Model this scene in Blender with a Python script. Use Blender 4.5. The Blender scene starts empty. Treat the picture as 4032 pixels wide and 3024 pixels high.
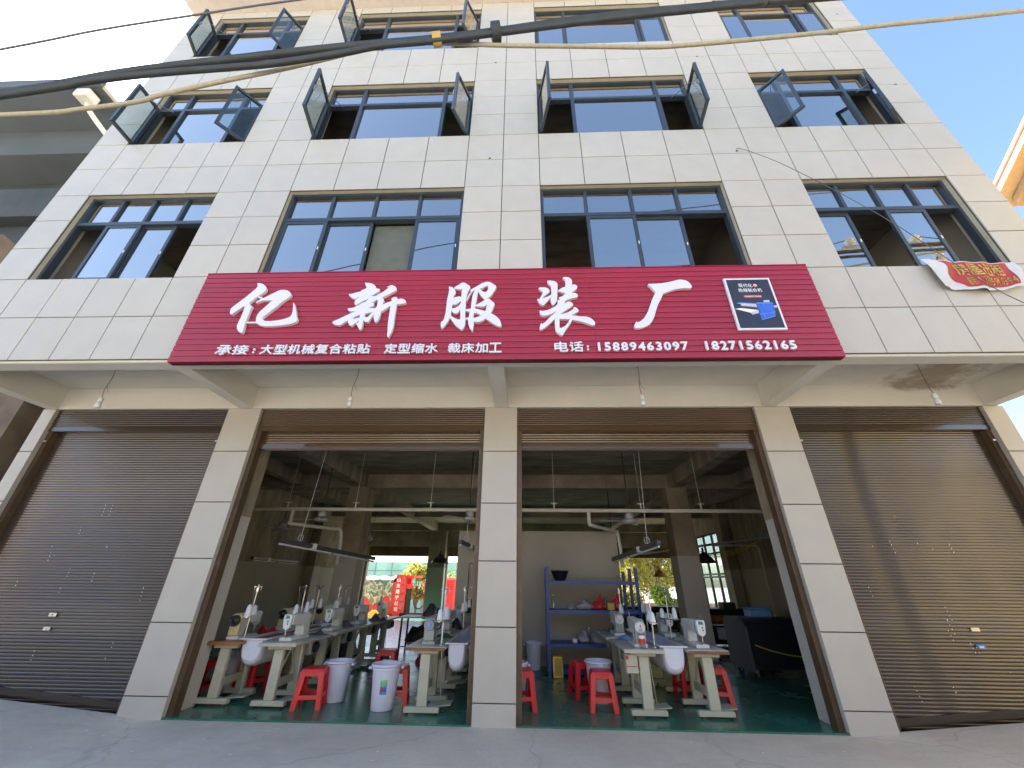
import bpy, bmesh, math, random
from mathutils import Vector, Matrix, Euler
random.seed(7)
SC = bpy.context.scene
COL = SC.collection
R = math.radians

# ------------------------------------------------------------------ camera
cam_d = bpy.data.cameras.new('camera')
cam_d.sensor_width = 36.0
cam_d.lens = 13.75
cam_d.clip_start = 0.05
cam_d.clip_end = 2000
cam = bpy.data.objects.new('camera', cam_d)
COL.objects.link(cam)
rt = Vector((0.9994356, 0.0321658, 0.0096894))
up = Vector((0.0059732, -0.4539909, 0.8909863))
fw = Vector((-0.0330582, 0.8904255, 0.4539268))
cam.matrix_world = Matrix(((rt.x, up.x, -fw.x, 0.373), (rt.y, up.y, -fw.y, -4.463), (rt.z, up.z, -fw.z, 1.55), (0, 0, 0, 1)))
SC.camera = cam

# ------------------------------------------------------------------ sky and sun
SUN_EL, SUN_AZ = R(42), R(-54)           # azimuth from +Y towards +X: behind the building, to the left
world = bpy.data.worlds.new('World')
SC.world = world
world.use_nodes = True
wn, wl = world.node_tree.nodes, world.node_tree.links
sky = wn.new('ShaderNodeTexSky')
sky.sky_type = 'NISHITA'
sky.sun_disc = False
sky.sun_elevation = SUN_EL
sky.sun_rotation = SUN_AZ
sky.altitude = 100
sky.air_density = 1.1
sky.dust_density = 1.4
sky.ozone_density = 2.6
wl.new(sky.outputs[0], wn['Background'].inputs[0])
wn['Background'].inputs[1].default_value = 0.105
sun_d = bpy.data.lights.new('sun', 'SUN')
sun_d.energy = 5.0
sun_d.angle = R(0.53)
sun_d.color = (1.0, 0.95, 0.87)
sun = bpy.data.objects.new('sun', sun_d)
COL.objects.link(sun)
SDIR = Vector((math.sin(SUN_AZ) * math.cos(SUN_EL), math.cos(SUN_AZ) * math.cos(SUN_EL), math.sin(SUN_EL)))
sun.rotation_euler = SDIR.to_track_quat('Z', 'Y').to_euler()
vs = SC.view_settings
vs.view_transform = 'Standard'
vs.look = 'None'
vs.exposure = 2.12
vs.gamma = 1.0
vs.use_curve_mapping = False
SC.cycles.max_bounces = 8
SC.cycles.diffuse_bounces = 5
SC.cycles.glossy_bounces = 4
SC.cycles.transparent_max_bounces = 10
SC.cycles.caustics_reflective = False
SC.cycles.caustics_refractive = False

# ------------------------------------------------------------------ materials
M = {}
def mat(name, col, rough=0.6, metal=0.0, var=0.10, scale=6.0, bump=0.0, bscale=60.0, spec=0.5, rnd=0.0,
        stretch=(1, 1, 1), fine=0.0, fscale=180.0, dirt=0.0, dirtcol=(0.1, 0.09, 0.08), dscale=2.5, rvar=0.0, local=False):
    m = bpy.data.materials.new(name)
    m.use_nodes = True
    nt = m.node_tree
    N, L = nt.nodes, nt.links
    b = N['Principled BSDF']
    b.inputs['Roughness'].default_value = rough
    b.inputs['Metallic'].default_value = metal
    b.inputs['Specular IOR Level'].default_value = spec
    if local:
        tc = N.new('ShaderNodeTexCoord'); pos = tc.outputs['Object']
    else:
        g = N.new('ShaderNodeNewGeometry'); pos = g.outputs['Position']
    mp = N.new('ShaderNodeMapping'); mp.inputs['Scale'].default_value = stretch
    L.new(pos, mp.inputs[0]); pos = mp.outputs[0]
    n1 = N.new('ShaderNodeTexNoise'); n1.inputs['Scale'].default_value = scale; n1.inputs['Detail'].default_value = 6
    L.new(pos, n1.inputs['Vector'])
    mix = N.new('ShaderNodeMix'); mix.data_type = 'RGBA'
    lo = tuple(max(0, c * (1 - var)) for c in col) + (1,)
    hi = tuple(min(1, c * (1 + var)) for c in col) + (1,)
    mix.inputs[6].default_value = lo; mix.inputs[7].default_value = hi
    cr = N.new('ShaderNodeMapRange'); cr.inputs[1].default_value = 0.3; cr.inputs[2].default_value = 0.7
    L.new(n1.outputs[0], cr.inputs[0]); L.new(cr.outputs[0], mix.inputs[0])
    out = mix.outputs[2]
    def mul(out, fac_out, a, bb):
        mr = N.new('ShaderNodeMapRange'); mr.inputs[3].default_value = a; mr.inputs[4].default_value = bb
        L.new(fac_out, mr.inputs[0])
        v = N.new('ShaderNodeVectorMath'); v.operation = 'SCALE'
        L.new(out, v.inputs[0]); L.new(mr.outputs[0], v.inputs['Scale'])
        return v.outputs[0]
    if fine:
        n2 = N.new('ShaderNodeTexNoise'); n2.inputs['Scale'].default_value = fscale; n2.inputs['Detail'].default_value = 3
        L.new(pos, n2.inputs['Vector'])
        out = mul(out, n2.outputs[0], 1 - fine, 1 + fine)
    if rnd:
        oi = N.new('ShaderNodeObjectInfo')
        out = mul(out, oi.outputs['Random'], 1 - rnd, 1 + rnd)
    if dirt:
        n3 = N.new('ShaderNodeTexNoise'); n3.inputs['Scale'].default_value = dscale; n3.inputs['Detail'].default_value = 8; n3.inputs['Roughness'].default_value = 0.65
        L.new(pos, n3.inputs['Vector'])
        mr = N.new('ShaderNodeMapRange'); mr.inputs[1].default_value = 0.52; mr.inputs[2].default_value = 0.72; mr.inputs[3].default_value = 0; mr.inputs[4].default_value = dirt
        L.new(n3.outputs[0], mr.inputs[0])
        mx = N.new('ShaderNodeMix'); mx.data_type = 'RGBA'
        L.new(mr.outputs[0], mx.inputs[0]); L.new(out, mx.inputs[6]); mx.inputs[7].default_value = tuple(dirtcol) + (1,)
        out = mx.outputs[2]
    L.new(out, b.inputs['Base Color'])
    if rvar:
        mr = N.new('ShaderNodeMapRange'); mr.inputs[3].default_value = rough - rvar; mr.inputs[4].default_value = rough + rvar
        L.new(n1.outputs[0], mr.inputs[0]); L.new(mr.outputs[0], b.inputs['Roughness'])
    if bump:
        n4 = N.new('ShaderNodeTexNoise'); n4.inputs['Scale'].default_value = bscale; n4.inputs['Detail'].default_value = 4
        L.new(pos, n4.inputs['Vector'])
        bp = N.new('ShaderNodeBump'); bp.inputs['Strength'].default_value = bump; bp.inputs['Distance'].default_value = 0.01
        L.new(n4.outputs[0], bp.inputs['Height']); L.new(bp.outputs[0], b.inputs['Normal'])
    M[name] = m
    return m

mat('tile', (0.51, 0.475, 0.41), rough=0.42, var=0.035, scale=3.0, fine=0.10, fscale=90, rnd=0.022, bump=0.06, bscale=120, dirt=0.10, dirtcol=(0.42, 0.40, 0.36), dscale=1.1)
mat('joint', (0.07, 0.068, 0.068), rough=0.8)
mat('reveal', (0.52, 0.47, 0.34), rough=0.75, var=0.06, dirt=0.2, dirtcol=(0.3, 0.27, 0.2))
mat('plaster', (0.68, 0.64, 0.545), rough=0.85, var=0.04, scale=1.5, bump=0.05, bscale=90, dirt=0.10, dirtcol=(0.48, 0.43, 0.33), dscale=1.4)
mat('cornice', (0.60, 0.53, 0.47), rough=0.8, var=0.06, dirt=0.15, dirtcol=(0.4, 0.36, 0.3))
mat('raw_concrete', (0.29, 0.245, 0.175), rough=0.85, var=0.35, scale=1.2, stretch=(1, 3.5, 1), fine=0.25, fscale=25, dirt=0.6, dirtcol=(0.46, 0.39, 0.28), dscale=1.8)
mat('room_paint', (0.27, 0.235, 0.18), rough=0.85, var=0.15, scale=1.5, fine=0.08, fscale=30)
mat('wall_paint', (0.40, 0.36, 0.295), rough=0.75, var=0.07, scale=1.0, dirt=0.2, dirtcol=(0.28, 0.25, 0.2), dscale=1.2)
mat('column_paint', (0.52, 0.49, 0.44), rough=0.7, var=0.05, scale=2.0, dirt=0.15, dirtcol=(0.42, 0.4, 0.36))
mat('window_frame', (0.055, 0.07, 0.085), rough=0.38, var=0.1, metal=0.3, rnd=0.05)
mat('shutter', (0.055, 0.038, 0.024), rough=0.30, metal=0.25, var=0.05, scale=0.8, rnd=0.05)
mat('shutter_open', (0.105, 0.062, 0.027), rough=0.32, metal=0.25, var=0.05, scale=0.8, rnd=0.05)
for k_ in ('shutter', 'shutter_open'):
    b_ = M[k_].node_tree.nodes['Principled BSDF']
    b_.inputs['Coat Weight'].default_value = 0.5; b_.inputs['Coat IOR'].default_value = 1.9; b_.inputs['Coat Roughness'].default_value = 0.06
mat('rail', (0.11, 0.07, 0.04), rough=0.42, metal=0.2, var=0.15, scale=3, dirt=0.25, dirtcol=(0.3, 0.26, 0.2), dscale=5)
mat('sign_red', (0.34, 0.014, 0.037), rough=0.33, var=0.07, scale=1.2, rnd=0.03, spec=0.55)
mat('sign_back', (0.10, 0.006, 0.014), rough=0.6)
mat('white_acrylic', (0.74, 0.73, 0.78), rough=0.35, var=0.02)
mat('white_print', (0.85, 0.85, 0.85), rough=0.5, var=0.02)
mat('poster_dark', (0.028, 0.030, 0.045), rough=0.35, var=0.25, scale=4)
mat('poster_blue', (0.045, 0.14, 0.62), rough=0.4, var=0.2, scale=8)
mat('poster_blue_light', (0.16, 0.36, 0.85), rough=0.4, var=0.1, scale=8)
mat('poster_grey', (0.55, 0.55, 0.68), rough=0.4, var=0.15, scale=9)
mat('poster_red', (0.62, 0.12, 0.08), rough=0.4, var=0.05)
mat('banner_cloth', (0.64, 0.64, 0.65), rough=0.8, var=0.05, scale=6)
mat('banner_red', (0.45, 0.045, 0.05), rough=0.7, var=0.08)
mat('banner_yellow', (0.66, 0.52, 0.14), rough=0.7, var=0.08)
mat('cable_black', (0.035, 0.042, 0.045), rough=0.55, var=0.2)
mat('cable_beige', (0.40, 0.36, 0.24), rough=0.6, var=0.12, scale=20)
mat('tape_yellow', (0.52, 0.36, 0.07), rough=0.5)
mat('wire_brown', (0.22, 0.12, 0.07), rough=0.6)
mat('wire_thin', (0.11, 0.11, 0.12), rough=0.5)
mat('bulb_socket', (0.75, 0.74, 0.70), rough=0.4)
mat('pvc', (0.66, 0.64, 0.56), rough=0.45, var=0.05)
mat('table_laminate', (0.50, 0.50, 0.44), rough=0.35, var=0.08, scale=5, dirt=0.15, dirtcol=(0.32, 0.31, 0.27), dscale=6)
mat('table_edge', (0.22, 0.095, 0.045), rough=0.45, var=0.2, scale=8)
mat('table_orange', (0.34, 0.14, 0.055), rough=0.4, var=0.2, scale=6)
mat('leg_cream', (0.50, 0.48, 0.36), rough=0.45, var=0.06, dirt=0.2, dirtcol=(0.3, 0.28, 0.2), dscale=5)
mat('machine_white', (0.68, 0.68, 0.64), rough=0.3, var=0.04)
mat('machine_grey', (0.33, 0.34, 0.31), rough=0.35, var=0.08)
mat('machine_cream', (0.60, 0.50, 0.24), rough=0.35, var=0.06)
mat('machine_blue', (0.10, 0.30, 0.52), rough=0.3)
mat('black_plastic', (0.018, 0.018, 0.02), rough=0.35)
mat('screen_teal', (0.02, 0.16, 0.17), rough=0.15)
mat('steel', (0.55, 0.55, 0.54), rough=0.3, metal=0.9, var=0.1)
mat('galvanised', (0.42, 0.44, 0.44), rough=0.45, metal=0.5, var=0.15, scale=12)
mat('thread', (0.83, 0.83, 0.82), rough=0.8, var=0.03)
mat('stool_red', (0.66, 0.022, 0.028), rough=0.32, var=0.06, scale=4)
mat('bucket_white', (0.74, 0.72, 0.82), rough=0.35, var=0.03)
mat('tub_white', (0.74, 0.74, 0.82), rough=0.3, var=0.03)
mat('label_green', (0.22, 0.55, 0.22), rough=0.4, var=0.3, scale=40)
mat('label_blue', (0.10, 0.30, 0.65), rough=0.4, var=0.3, scale=40)
mat('blind_green', (0.13, 0.14, 0.115), rough=0.8)
mat('rack_blue', (0.010, 0.055, 0.24), rough=0.4, var=0.12)
mat('gold_tin', (0.62, 0.42, 0.10), rough=0.3, metal=0.7, var=0.2, scale=10)
mat('red_bag', (0.50, 0.02, 0.03), rough=0.35, var=0.15)
mat('clear_bag', (0.30, 0.30, 0.30), rough=0.3, var=0.3, scale=20)
mat('cabinet_grey', (0.105, 0.10, 0.095), rough=0.5, var=0.08)
mat('cabinet_black', (0.016, 0.016, 0.018), rough=0.45, var=0.2)
mat('blue_box', (0.16, 0.30, 0.52), rough=0.4, var=0.1)
mat('cord_yellow', (0.62, 0.48, 0.06), rough=0.5)
mat('amber_roll', (0.36, 0.15, 0.03), rough=0.4, var=0.15)
mat('fan_grey', (0.46, 0.46, 0.48), rough=0.35, var=0.05)
mat('light_housing', (0.10, 0.105, 0.11), rough=0.4, metal=0.3)
mat('light_tube', (0.72, 0.74, 0.76), rough=0.3)
mat('dark_lamp', (0.03, 0.03, 0.028), rough=0.4)
mat('fabric_pile', (0.10, 0.085, 0.08), rough=0.9, var=0.6, scale=9)
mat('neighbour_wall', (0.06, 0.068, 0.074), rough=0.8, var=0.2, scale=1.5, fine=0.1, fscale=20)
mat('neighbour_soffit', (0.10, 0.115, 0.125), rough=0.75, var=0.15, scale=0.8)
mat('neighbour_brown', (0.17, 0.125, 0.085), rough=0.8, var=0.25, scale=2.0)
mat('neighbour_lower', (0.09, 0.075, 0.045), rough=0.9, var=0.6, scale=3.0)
mat('yellow_wall', (0.72, 0.50, 0.15), rough=0.75, var=0.07)
mat('eave_tan', (0.48, 0.34, 0.20), rough=0.7, var=0.1)
mat('roof_red', (0.45, 0.15, 0.10), rough=0.7, var=0.25, scale=5)
mat('truck_red', (0.55, 0.03, 0.03), rough=0.4, var=0.1)
mat('tyre', (0.02, 0.02, 0.02), rough=0.8)
mat('loader_yellow', (0.70, 0.36, 0.02), rough=0.4)
mat('mesh_green', (0.28, 0.50, 0.42), rough=0.7, var=0.15, scale=0.7)
mat('mesh_line', (0.14, 0.28, 0.24), rough=0.7)
mat('trunk', (0.09, 0.065, 0.045), rough=0.9, var=0.3)
mat('pole_concrete', (0.40, 0.38, 0.34), rough=0.8, var=0.1)
mat('porcelain', (0.82, 0.80, 0.74), rough=0.2)
mat('house_cream', (0.60, 0.53, 0.42), rough=0.8, var=0.08)
mat('house_brown', (0.42, 0.27, 0.17), rough=0.8, var=0.1)
mat('dark_glass', (0.03, 0.04, 0.05), rough=0.08)
mat('bottle_red', (0.60, 0.03, 0.03), rough=0.4)

def leafmat(name, a, bcol):
    m = mat(name, a, rough=0.55, var=0.4, scale=2.2, fine=0.25, fscale=9)
    N, L = m.node_tree.nodes, m.node_tree.links
    b = N['Principled BSDF']
    tr = N.new('ShaderNodeBsdfTranslucent'); tr.inputs[0].default_value = bcol + (1,)
    ms = N.new('ShaderNodeMixShader'); ms.inputs[0].default_value = 0.4
    L.new(b.outputs[0], ms.inputs[1]); L.new(tr.outputs[0], ms.inputs[2])
    L.new(ms.outputs[0], N['Material Output'].inputs[0])
leafmat('leaf', (0.10, 0.17, 0.03), (0.26, 0.34, 0.05))
leafmat('leaf_yellow', (0.22, 0.21, 0.03), (0.42, 0.40, 0.06))

def glassmat(name, tint, refl, gcol=(1.0, 0.93, 0.84)):
    m = bpy.data.materials.new(name); m.use_nodes = True
    N, L = m.node_tree.nodes, m.node_tree.links
    N.remove(N['Principled BSDF'])
    t = N.new('ShaderNodeBsdfTransparent'); t.inputs[0].default_value = tint + (1,)
    g = N.new('ShaderNodeBsdfGlossy'); g.inputs[0].default_value = gcol + (1,); g.inputs[1].default_value = 0.015
    lw = N.new('ShaderNodeLayerWeight'); lw.inputs[0].default_value = 0.5
    f = N.new('ShaderNodeMath'); f.operation = 'POWER'; f.inputs[1].default_value = 3.5
    L.new(lw.outputs['Facing'], f.inputs[0])
    ad = N.new('ShaderNodeMath'); ad.operation = 'MULTIPLY_ADD'; ad.inputs[1].default_value = 1.0; ad.inputs[2].default_value = refl; ad.use_clamp = True
    ge = N.new('ShaderNodeNewGeometry')
    no = N.new('ShaderNodeTexNoise'); no.inputs['Scale'].default_value = 0.9
    L.new(ge.outputs['Position'], no.inputs['Vector'])
    bp = N.new('ShaderNodeBump'); bp.inputs['Strength'].default_value = 0.05; bp.inputs['Distance'].default_value = 0.05
    L.new(no.outputs[0], bp.inputs['Height']); L.new(bp.outputs[0], g.inputs['Normal'])
    mx = N.new('ShaderNodeMixShader')
    L.new(f.outputs[0], ad.inputs[0]); L.new(ad.outputs[0], mx.inputs[0])
    L.new(t.outputs[0], mx.inputs[1]); L.new(g.outputs[0], mx.inputs[2]); L.new(mx.outputs[0], N['Material Output'].inputs[0])
    M[name] = m
glassmat('glass', (0.42, 0.50, 0.58), 0.46)
glassmat('glass_clear', (0.80, 0.86, 0.86), 0.04)
glassmat('clear_plastic', (0.75, 0.78, 0.80), 0.06)

def floormat():
    m = mat('floor_green', (0.035, 0.155, 0.105), rough=0.26, var=0.25, scale=1.3, fine=0.15, fscale=14, dirt=0.35, dirtcol=(0.10, 0.17, 0.14), dscale=2.2, rvar=0.12, spec=0.6)
floormat()

def groundmat():
    m = bpy.data.materials.new('ground_concrete'); m.use_nodes = True
    N, L = m.node_tree.nodes, m.node_tree.links
    b = N['Principled BSDF']; b.inputs['Roughness'].default_value = 0.82
    g = N.new('ShaderNodeNewGeometry')
    def noise(sc, det=6, ro=0.6, stretch=None):
        n = N.new('ShaderNodeTexNoise'); n.inputs['Scale'].default_value = sc; n.inputs['Detail'].default_value = det; n.inputs['Roughness'].default_value = ro
        if stretch:
            mp = N.new('ShaderNodeMapping'); mp.inputs['Scale'].default_value = stretch; mp.inputs['Rotation'].default_value = (0, 0, 0.7)
            L.new(g.outputs['Position'], mp.inputs[0]); L.new(mp.outputs[0], n.inputs['Vector'])
        else:
            L.new(g.outputs['Position'], n.inputs['Vector'])
        return n.outputs[0]
    def ramp(o, a, bb, c=0.0, d=1.0):
        r = N.new('ShaderNodeMapRange'); r.inputs[1].default_value = a; r.inputs[2].default_value = bb; r.inputs[3].default_value = c; r.inputs[4].default_value = d
        L.new(o, r.inputs[0]); return r.outputs[0]
    def mixc(f, a, bcol):
        x = N.new('ShaderNodeMix'); x.data_type = 'RGBA'
        L.new(f, x.inputs[0])
        if isinstance(a, tuple): x.inputs[6].default_value = a + (1,)
        else: L.new(a, x.inputs[6])
        if isinstance(bcol, tuple): x.inputs[7].default_value = bcol + (1,)
        else: L.new(bcol, x.inputs[7])
        return x.outputs[2]
    c = mixc(ramp(noise(1.1), 0.35, 0.65), (0.55, 0.50, 0.42), (0.66, 0.605, 0.515))
    c = mixc(ramp(noise(5, 8, 0.7), 0.45, 0.75, 0, 0.55), c, (0.71, 0.66, 0.57))
    c = mixc(ramp(noise(2.2, 8, 0.7, (1, 5, 1)), 0.55, 0.72, 0, 0.45), c, (0.38, 0.355, 0.31))
    c = mixc(ramp(noise(0.5, 4), 0.55, 0.7, 0, 0.35), c, (0.38, 0.35, 0.31))
    c = mixc(ramp(noise(30, 5, 0.7), 0.35, 0.7, 0, 0.25), c, (0.34, 0.315, 0.275))
    v = N.new('ShaderNodeTexVoronoi'); v.inputs['Scale'].default_value = 6.5; v.inputs['Randomness'].default_value = 1.0
    mp = N.new('ShaderNodeMapping'); mp.inputs['Scale'].default_value = (1, 1.6, 1); mp.inputs['Rotation'].default_value = (0, 0, 0.4)
    L.new(g.outputs['Position'], mp.inputs[0]); L.new(mp.outputs[0], v.inputs['Vector'])
    sz = N.new('ShaderNodeSeparateColor'); L.new(v.outputs['Color'], sz.inputs[0])
    lt = N.new('ShaderNodeMath'); lt.operation = 'MULTIPLY_ADD'; lt.inputs[1].default_value = 0.20; lt.inputs[2].default_value = -0.085
    L.new(sz.outputs[0], lt.inputs[0])
    ls = N.new('ShaderNodeMath'); ls.operation = 'LESS_THAN'; L.new(v.outputs['Distance'], ls.inputs[0]); L.new(lt.outputs[0], ls.inputs[1])
    c = mixc(ls.outputs[0], c, (0.82, 0.81, 0.78))
    v2 = N.new('ShaderNodeTexVoronoi'); v2.feature = 'DISTANCE_TO_EDGE'; v2.inputs['Scale'].default_value = 0.33
    nn = N.new('ShaderNodeTexNoise'); nn.inputs['Scale'].default_value = 2.5
    L.new(g.outputs['Position'], nn.inputs['Vector'])
    vm = N.new('ShaderNodeVectorMath'); vm.operation = 'MULTIPLY_ADD'; vm.inputs[1].default_value = (0.5, 0.5, 0)
    L.new(nn.outputs['Color'], vm.inputs[0]); L.new(g.outputs['Position'], vm.inputs[2]); L.new(vm.outputs[0], v2.inputs['Vector'])
    c = mixc(ramp(v2.outputs['Distance'], 0.0, 0.006, 0.3, 0.0), c, (0.22, 0.21, 0.2))
    L.new(c, b.inputs['Base Color'])
    bp = N.new('ShaderNodeBump'); bp.inputs['Strength'].default_value = 0.25; bp.inputs['Distance'].default_value = 0.01
    L.new(noise(18, 8, 0.75), bp.inputs['Height']); L.new(bp.outputs[0], b.inputs['Normal'])
    M['ground_concrete'] = m
groundmat()

def camomat():
    m = bpy.data.materials.new('camouflage'); m.use_nodes = True
    N, L = m.node_tree.nodes, m.node_tree.links
    b = N['Principled BSDF']; b.inputs['Roughness'].default_value = 0.7
    g = N.new('ShaderNodeNewGeometry')
    n = N.new('ShaderNodeTexNoise'); n.inputs['Scale'].default_value = 3.2; n.inputs['Detail'].default_value = 2
    L.new(g.outputs['Position'], n.inputs['Vector'])
    r = N.new('ShaderNodeValToRGB'); r.color_ramp.interpolation = 'CONSTANT'
    e = r.color_ramp.elements
    e[0].position = 0.0; e[0].color = (0.10, 0.16, 0.08, 1); e[1].position = 0.44; e[1].color = (0.45, 0.42, 0.33, 1)
    for p, c in ((0.53, (0.16, 0.26, 0.12, 1)), (0.60, (0.25, 0.15, 0.09, 1))):
        q = e.new(p); q.color = c
    L.new(n.outputs[0], r.inputs[0]); L.new(r.outputs[0], b.inputs['Base Color'])
    M['camouflage'] = m
camomat()

def soffit_stain():      # damp stain with its own shape along the back corner of the last canopy bay
    m = M['plaster'].copy(); m.name = 'plaster_stained'
    N, L = m.node_tree.nodes, m.node_tree.links
    b = N['Principled BSDF']
    src = b.inputs['Base Color'].links[0].from_socket
    g = N.new('ShaderNodeNewGeometry'); s = N.new('ShaderNodeSeparateXYZ'); L.new(g.outputs['Position'], s.inputs[0])
    n = N.new('ShaderNodeTexNoise'); n.inputs['Scale'].default_value = 5.5; n.inputs['Detail'].default_value = 6; n.inputs['Roughness'].default_value = 0.7
    L.new(g.outputs['Position'], n.inputs['Vector'])
    def gauss(sock, c, w):
        a = N.new('ShaderNodeMath'); a.operation = 'SUBTRACT'; a.inputs[1].default_value = c; L.new(sock, a.inputs[0])
        ab = N.new('ShaderNodeMath'); ab.operation = 'ABSOLUTE'; L.new(a.outputs[0], ab.inputs[0])
        r = N.new('ShaderNodeMapRange'); r.inputs[1].default_value = 0; r.inputs[2].default_value = w; r.inputs[3].default_value = 1; r.inputs[4].default_value = 0
        L.new(ab.outputs[0], r.inputs[0]); return r.outputs[0]
    fx = gauss(s.outputs[0], 6.95, 1.3); fz = gauss(s.outputs[2], 4.56, 0.2)
    mu = N.new('ShaderNodeMath'); mu.operation = 'MULTIPLY'; L.new(fx, mu.inputs[0]); L.new(fz, mu.inputs[1])
    m2 = N.new('ShaderNodeMath'); m2.operation = 'MULTIPLY_ADD'; m2.inputs[1].default_value = 0.9; L.new(mu.outputs[0], m2.inputs[0]); L.new(n.outputs[0], m2.inputs[2])
    r = N.new('ShaderNodeMapRange'); r.inputs[1].default_value = 0.86; r.inputs[2].default_value = 1.15; r.inputs[3].default_value = 0; r.inputs[4].default_value = 0.7
    L.new(m2.outputs[0], r.inputs[0])
    x = N.new('ShaderNodeMix'); x.data_type = 'RGBA'; L.new(r.outputs[0], x.inputs[0]); L.new(src, x.inputs[6]); x.inputs[7].default_value = (0.27, 0.19, 0.11, 1)
    L.new(x.outputs[2], b.inputs['Base Color'])
    M['plaster_stained'] = m
soffit_stain()

# ------------------------------------------------------------------ mesh helpers
class MB:
    def __init__(s): s.v = []; s.f = []; s.sm = []
    def add(s, vs, fs, smooth=False):
        o = len(s.v); s.v += [tuple(p) for p in vs]
        for f in fs: s.f.append(tuple(i + o for i in f)); s.sm.append(smooth)
        return s
    def box(s, x0, x1, y0, y1, z0, z1):
        return s.add([(x0, y0, z0), (x1, y0, z0), (x1, y1, z0), (x0, y1, z0), (x0, y0, z1), (x1, y0, z1), (x1, y1, z1), (x0, y1, z1)],
                     [(0, 3, 2, 1), (4, 5, 6, 7), (0, 1, 5, 4), (1, 2, 6, 5), (2, 3, 7, 6), (3, 0, 4, 7)])
    def frustum(s, c0, h0, c1, h1):      # rectangles (half sizes) at two centres, stacked in z
        a = [(c0[0] + sx * h0[0], c0[1] + sy * h0[1], c0[2]) for sx, sy in ((-1, -1), (1, -1), (1, 1), (-1, 1))]
        b = [(c1[0] + sx * h1[0], c1[1] + sy * h1[1], c1[2]) for sx, sy in ((-1, -1), (1, -1), (1, 1), (-1, 1))]
        return s.add(a + b, [(0, 3, 2, 1), (4, 5, 6, 7), (0, 1, 5, 4), (1, 2, 6, 5), (2, 3, 7, 6), (3, 0, 4, 7)])
    def bar(s, p, q, w, h, upv=(0, 0, 1)):
        p, q = Vector(p), Vector(q); d = (q - p).normalized(); u = Vector(upv)
        if abs(d.dot(u)) > 0.98: u = Vector((0, 1, 0))
        r = d.cross(u).normalized() * (w / 2); u2 = r.cross(d).normalized() * (h / 2)
        vs = [p - r - u2, p + r - u2, p + r + u2, p - r + u2, q - r - u2, q + r - u2, q + r + u2, q - r + u2]
        return s.add(vs, [(0, 1, 2, 3), (4, 7, 6, 5), (0, 4, 5, 1), (1, 5, 6, 2), (2, 6, 7, 3), (3, 7, 4, 0)])
    def tube(s, pts, r, n=6, cap=True):
        pts = [Vector(p) for p in pts]; rings = []
        for i, p in enumerate(pts):
            d = (pts[min(i + 1, len(pts) - 1)] - pts[max(i - 1, 0)]).normalized()
            a = d.orthogonal().normalized() if i == 0 else (pa - d * pa.dot(d)).normalized()
            pa = a; b = d.cross(a)
            rr = r[i] if isinstance(r, (list, tuple)) else r
            rings.append([p + (a * math.cos(2 * math.pi * k / n) + b * math.sin(2 * math.pi * k / n)) * rr for k in range(n)])
        vs = [q for ring in rings for q in ring]; fs = []
        for i in range(len(pts) - 1):
            for k in range(n):
                fs.append((i * n + k, i * n + (k + 1) % n, (i + 1) * n + (k + 1) % n, (i + 1) * n + k))
        s.add(vs, fs, True)
        if cap:
            s.add(rings[0], [tuple(range(n))[::-1]]); s.add(rings[-1], [tuple(range(n))])
        return s
    def lathe(s, prof, n=20, c=(0, 0, 0), sx=1, sy=1):
        vs = []; fs = []
        for r, z in prof:
            for k in range(n):
                a = 2 * math.pi * k / n
                vs.append((c[0] + r * math.cos(a) * sx, c[1] + r * math.sin(a) * sy, c[2] + z))
        for i in range(len(prof) - 1):
            for k in range(n):
                fs.append((i * n + k, i * n + (k + 1) % n, (i + 1) * n + (k + 1) % n, (i + 1) * n + k))
        return s.add(vs, fs, True)
    def prism(s, poly, a0, a1, axis='x'):   # polygon in the plane across axis, extruded along it
        n = len(poly)
        def P(u, v, a): return (a, u, v) if axis == 'x' else ((u, a, v) if axis == 'y' else (u, v, a))
        vs = [P(u, v, a0) for u, v in poly] + [P(u, v, a1) for u, v in poly]
        fs = [tuple(range(n))[::-1], tuple(range(n, 2 * n))] + [(i, (i + 1) % n, n + (i + 1) % n, n + i) for i in range(n)]
        return s.add(vs, fs)
    def mesh(s, name, m, bevel=0, seg=1):
        me = bpy.data.meshes.new(name); me.from_pydata(s.v, [], s.f); me.update()
        me.polygons.foreach_set('use_smooth', s.sm)
        bm = bmesh.new(); bm.from_mesh(me)
        bmesh.ops.recalc_face_normals(bm, faces=bm.faces)
        if bevel:
            es = [e for e in bm.edges if len(e.link_faces) == 2 and e.calc_face_angle(0) > 0.6]
            bmesh.ops.bevel(bm, geom=es, offset=bevel, segments=seg, affect='EDGES', profile=0.5)
        bm.to_mesh(me); bm.free()
        if m: me.materials.append(M[m])
        return me
    def build(s, name, m, parent=None, bevel=0, seg=1, loc=None):
        return obj(name, s.mesh(name, m, bevel, seg), parent, loc)

def obj(name, me, parent=None, loc=None, rz=0):
    o = bpy.data.objects.new(name, me); COL.objects.link(o)
    if parent: o.parent = parent
    if loc is not None: o.location = loc
    if rz: o.rotation_euler = (0, 0, rz)
    return o
def tag(o, label, cat, group=None):
    o['label'] = label; o['category'] = cat
    if group: o['group'] = group
    return o
def thing(name, label, cat, loc=(0, 0, 0), rz=0, group=None):
    o = obj(name, None, None, loc, rz); o.empty_display_size = 0.1
    return tag(o, label, cat, group)
def struct(o): o['kind'] = 'structure'; return o
def copy_tree(o, parent=None):
    c = o.copy(); COL.objects.link(c); c.parent = parent
    for ch in list(o.children): copy_tree(ch, c)
    return c
def place(proto, used, loc, rz, label, group=None):
    o = proto if not used else copy_tree(proto)
    o.location = loc; o.rotation_euler = (0, 0, rz); o['label'] = label
    if group: o['group'] = group
    return o
def B(*a): return MB().box(*a)
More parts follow.
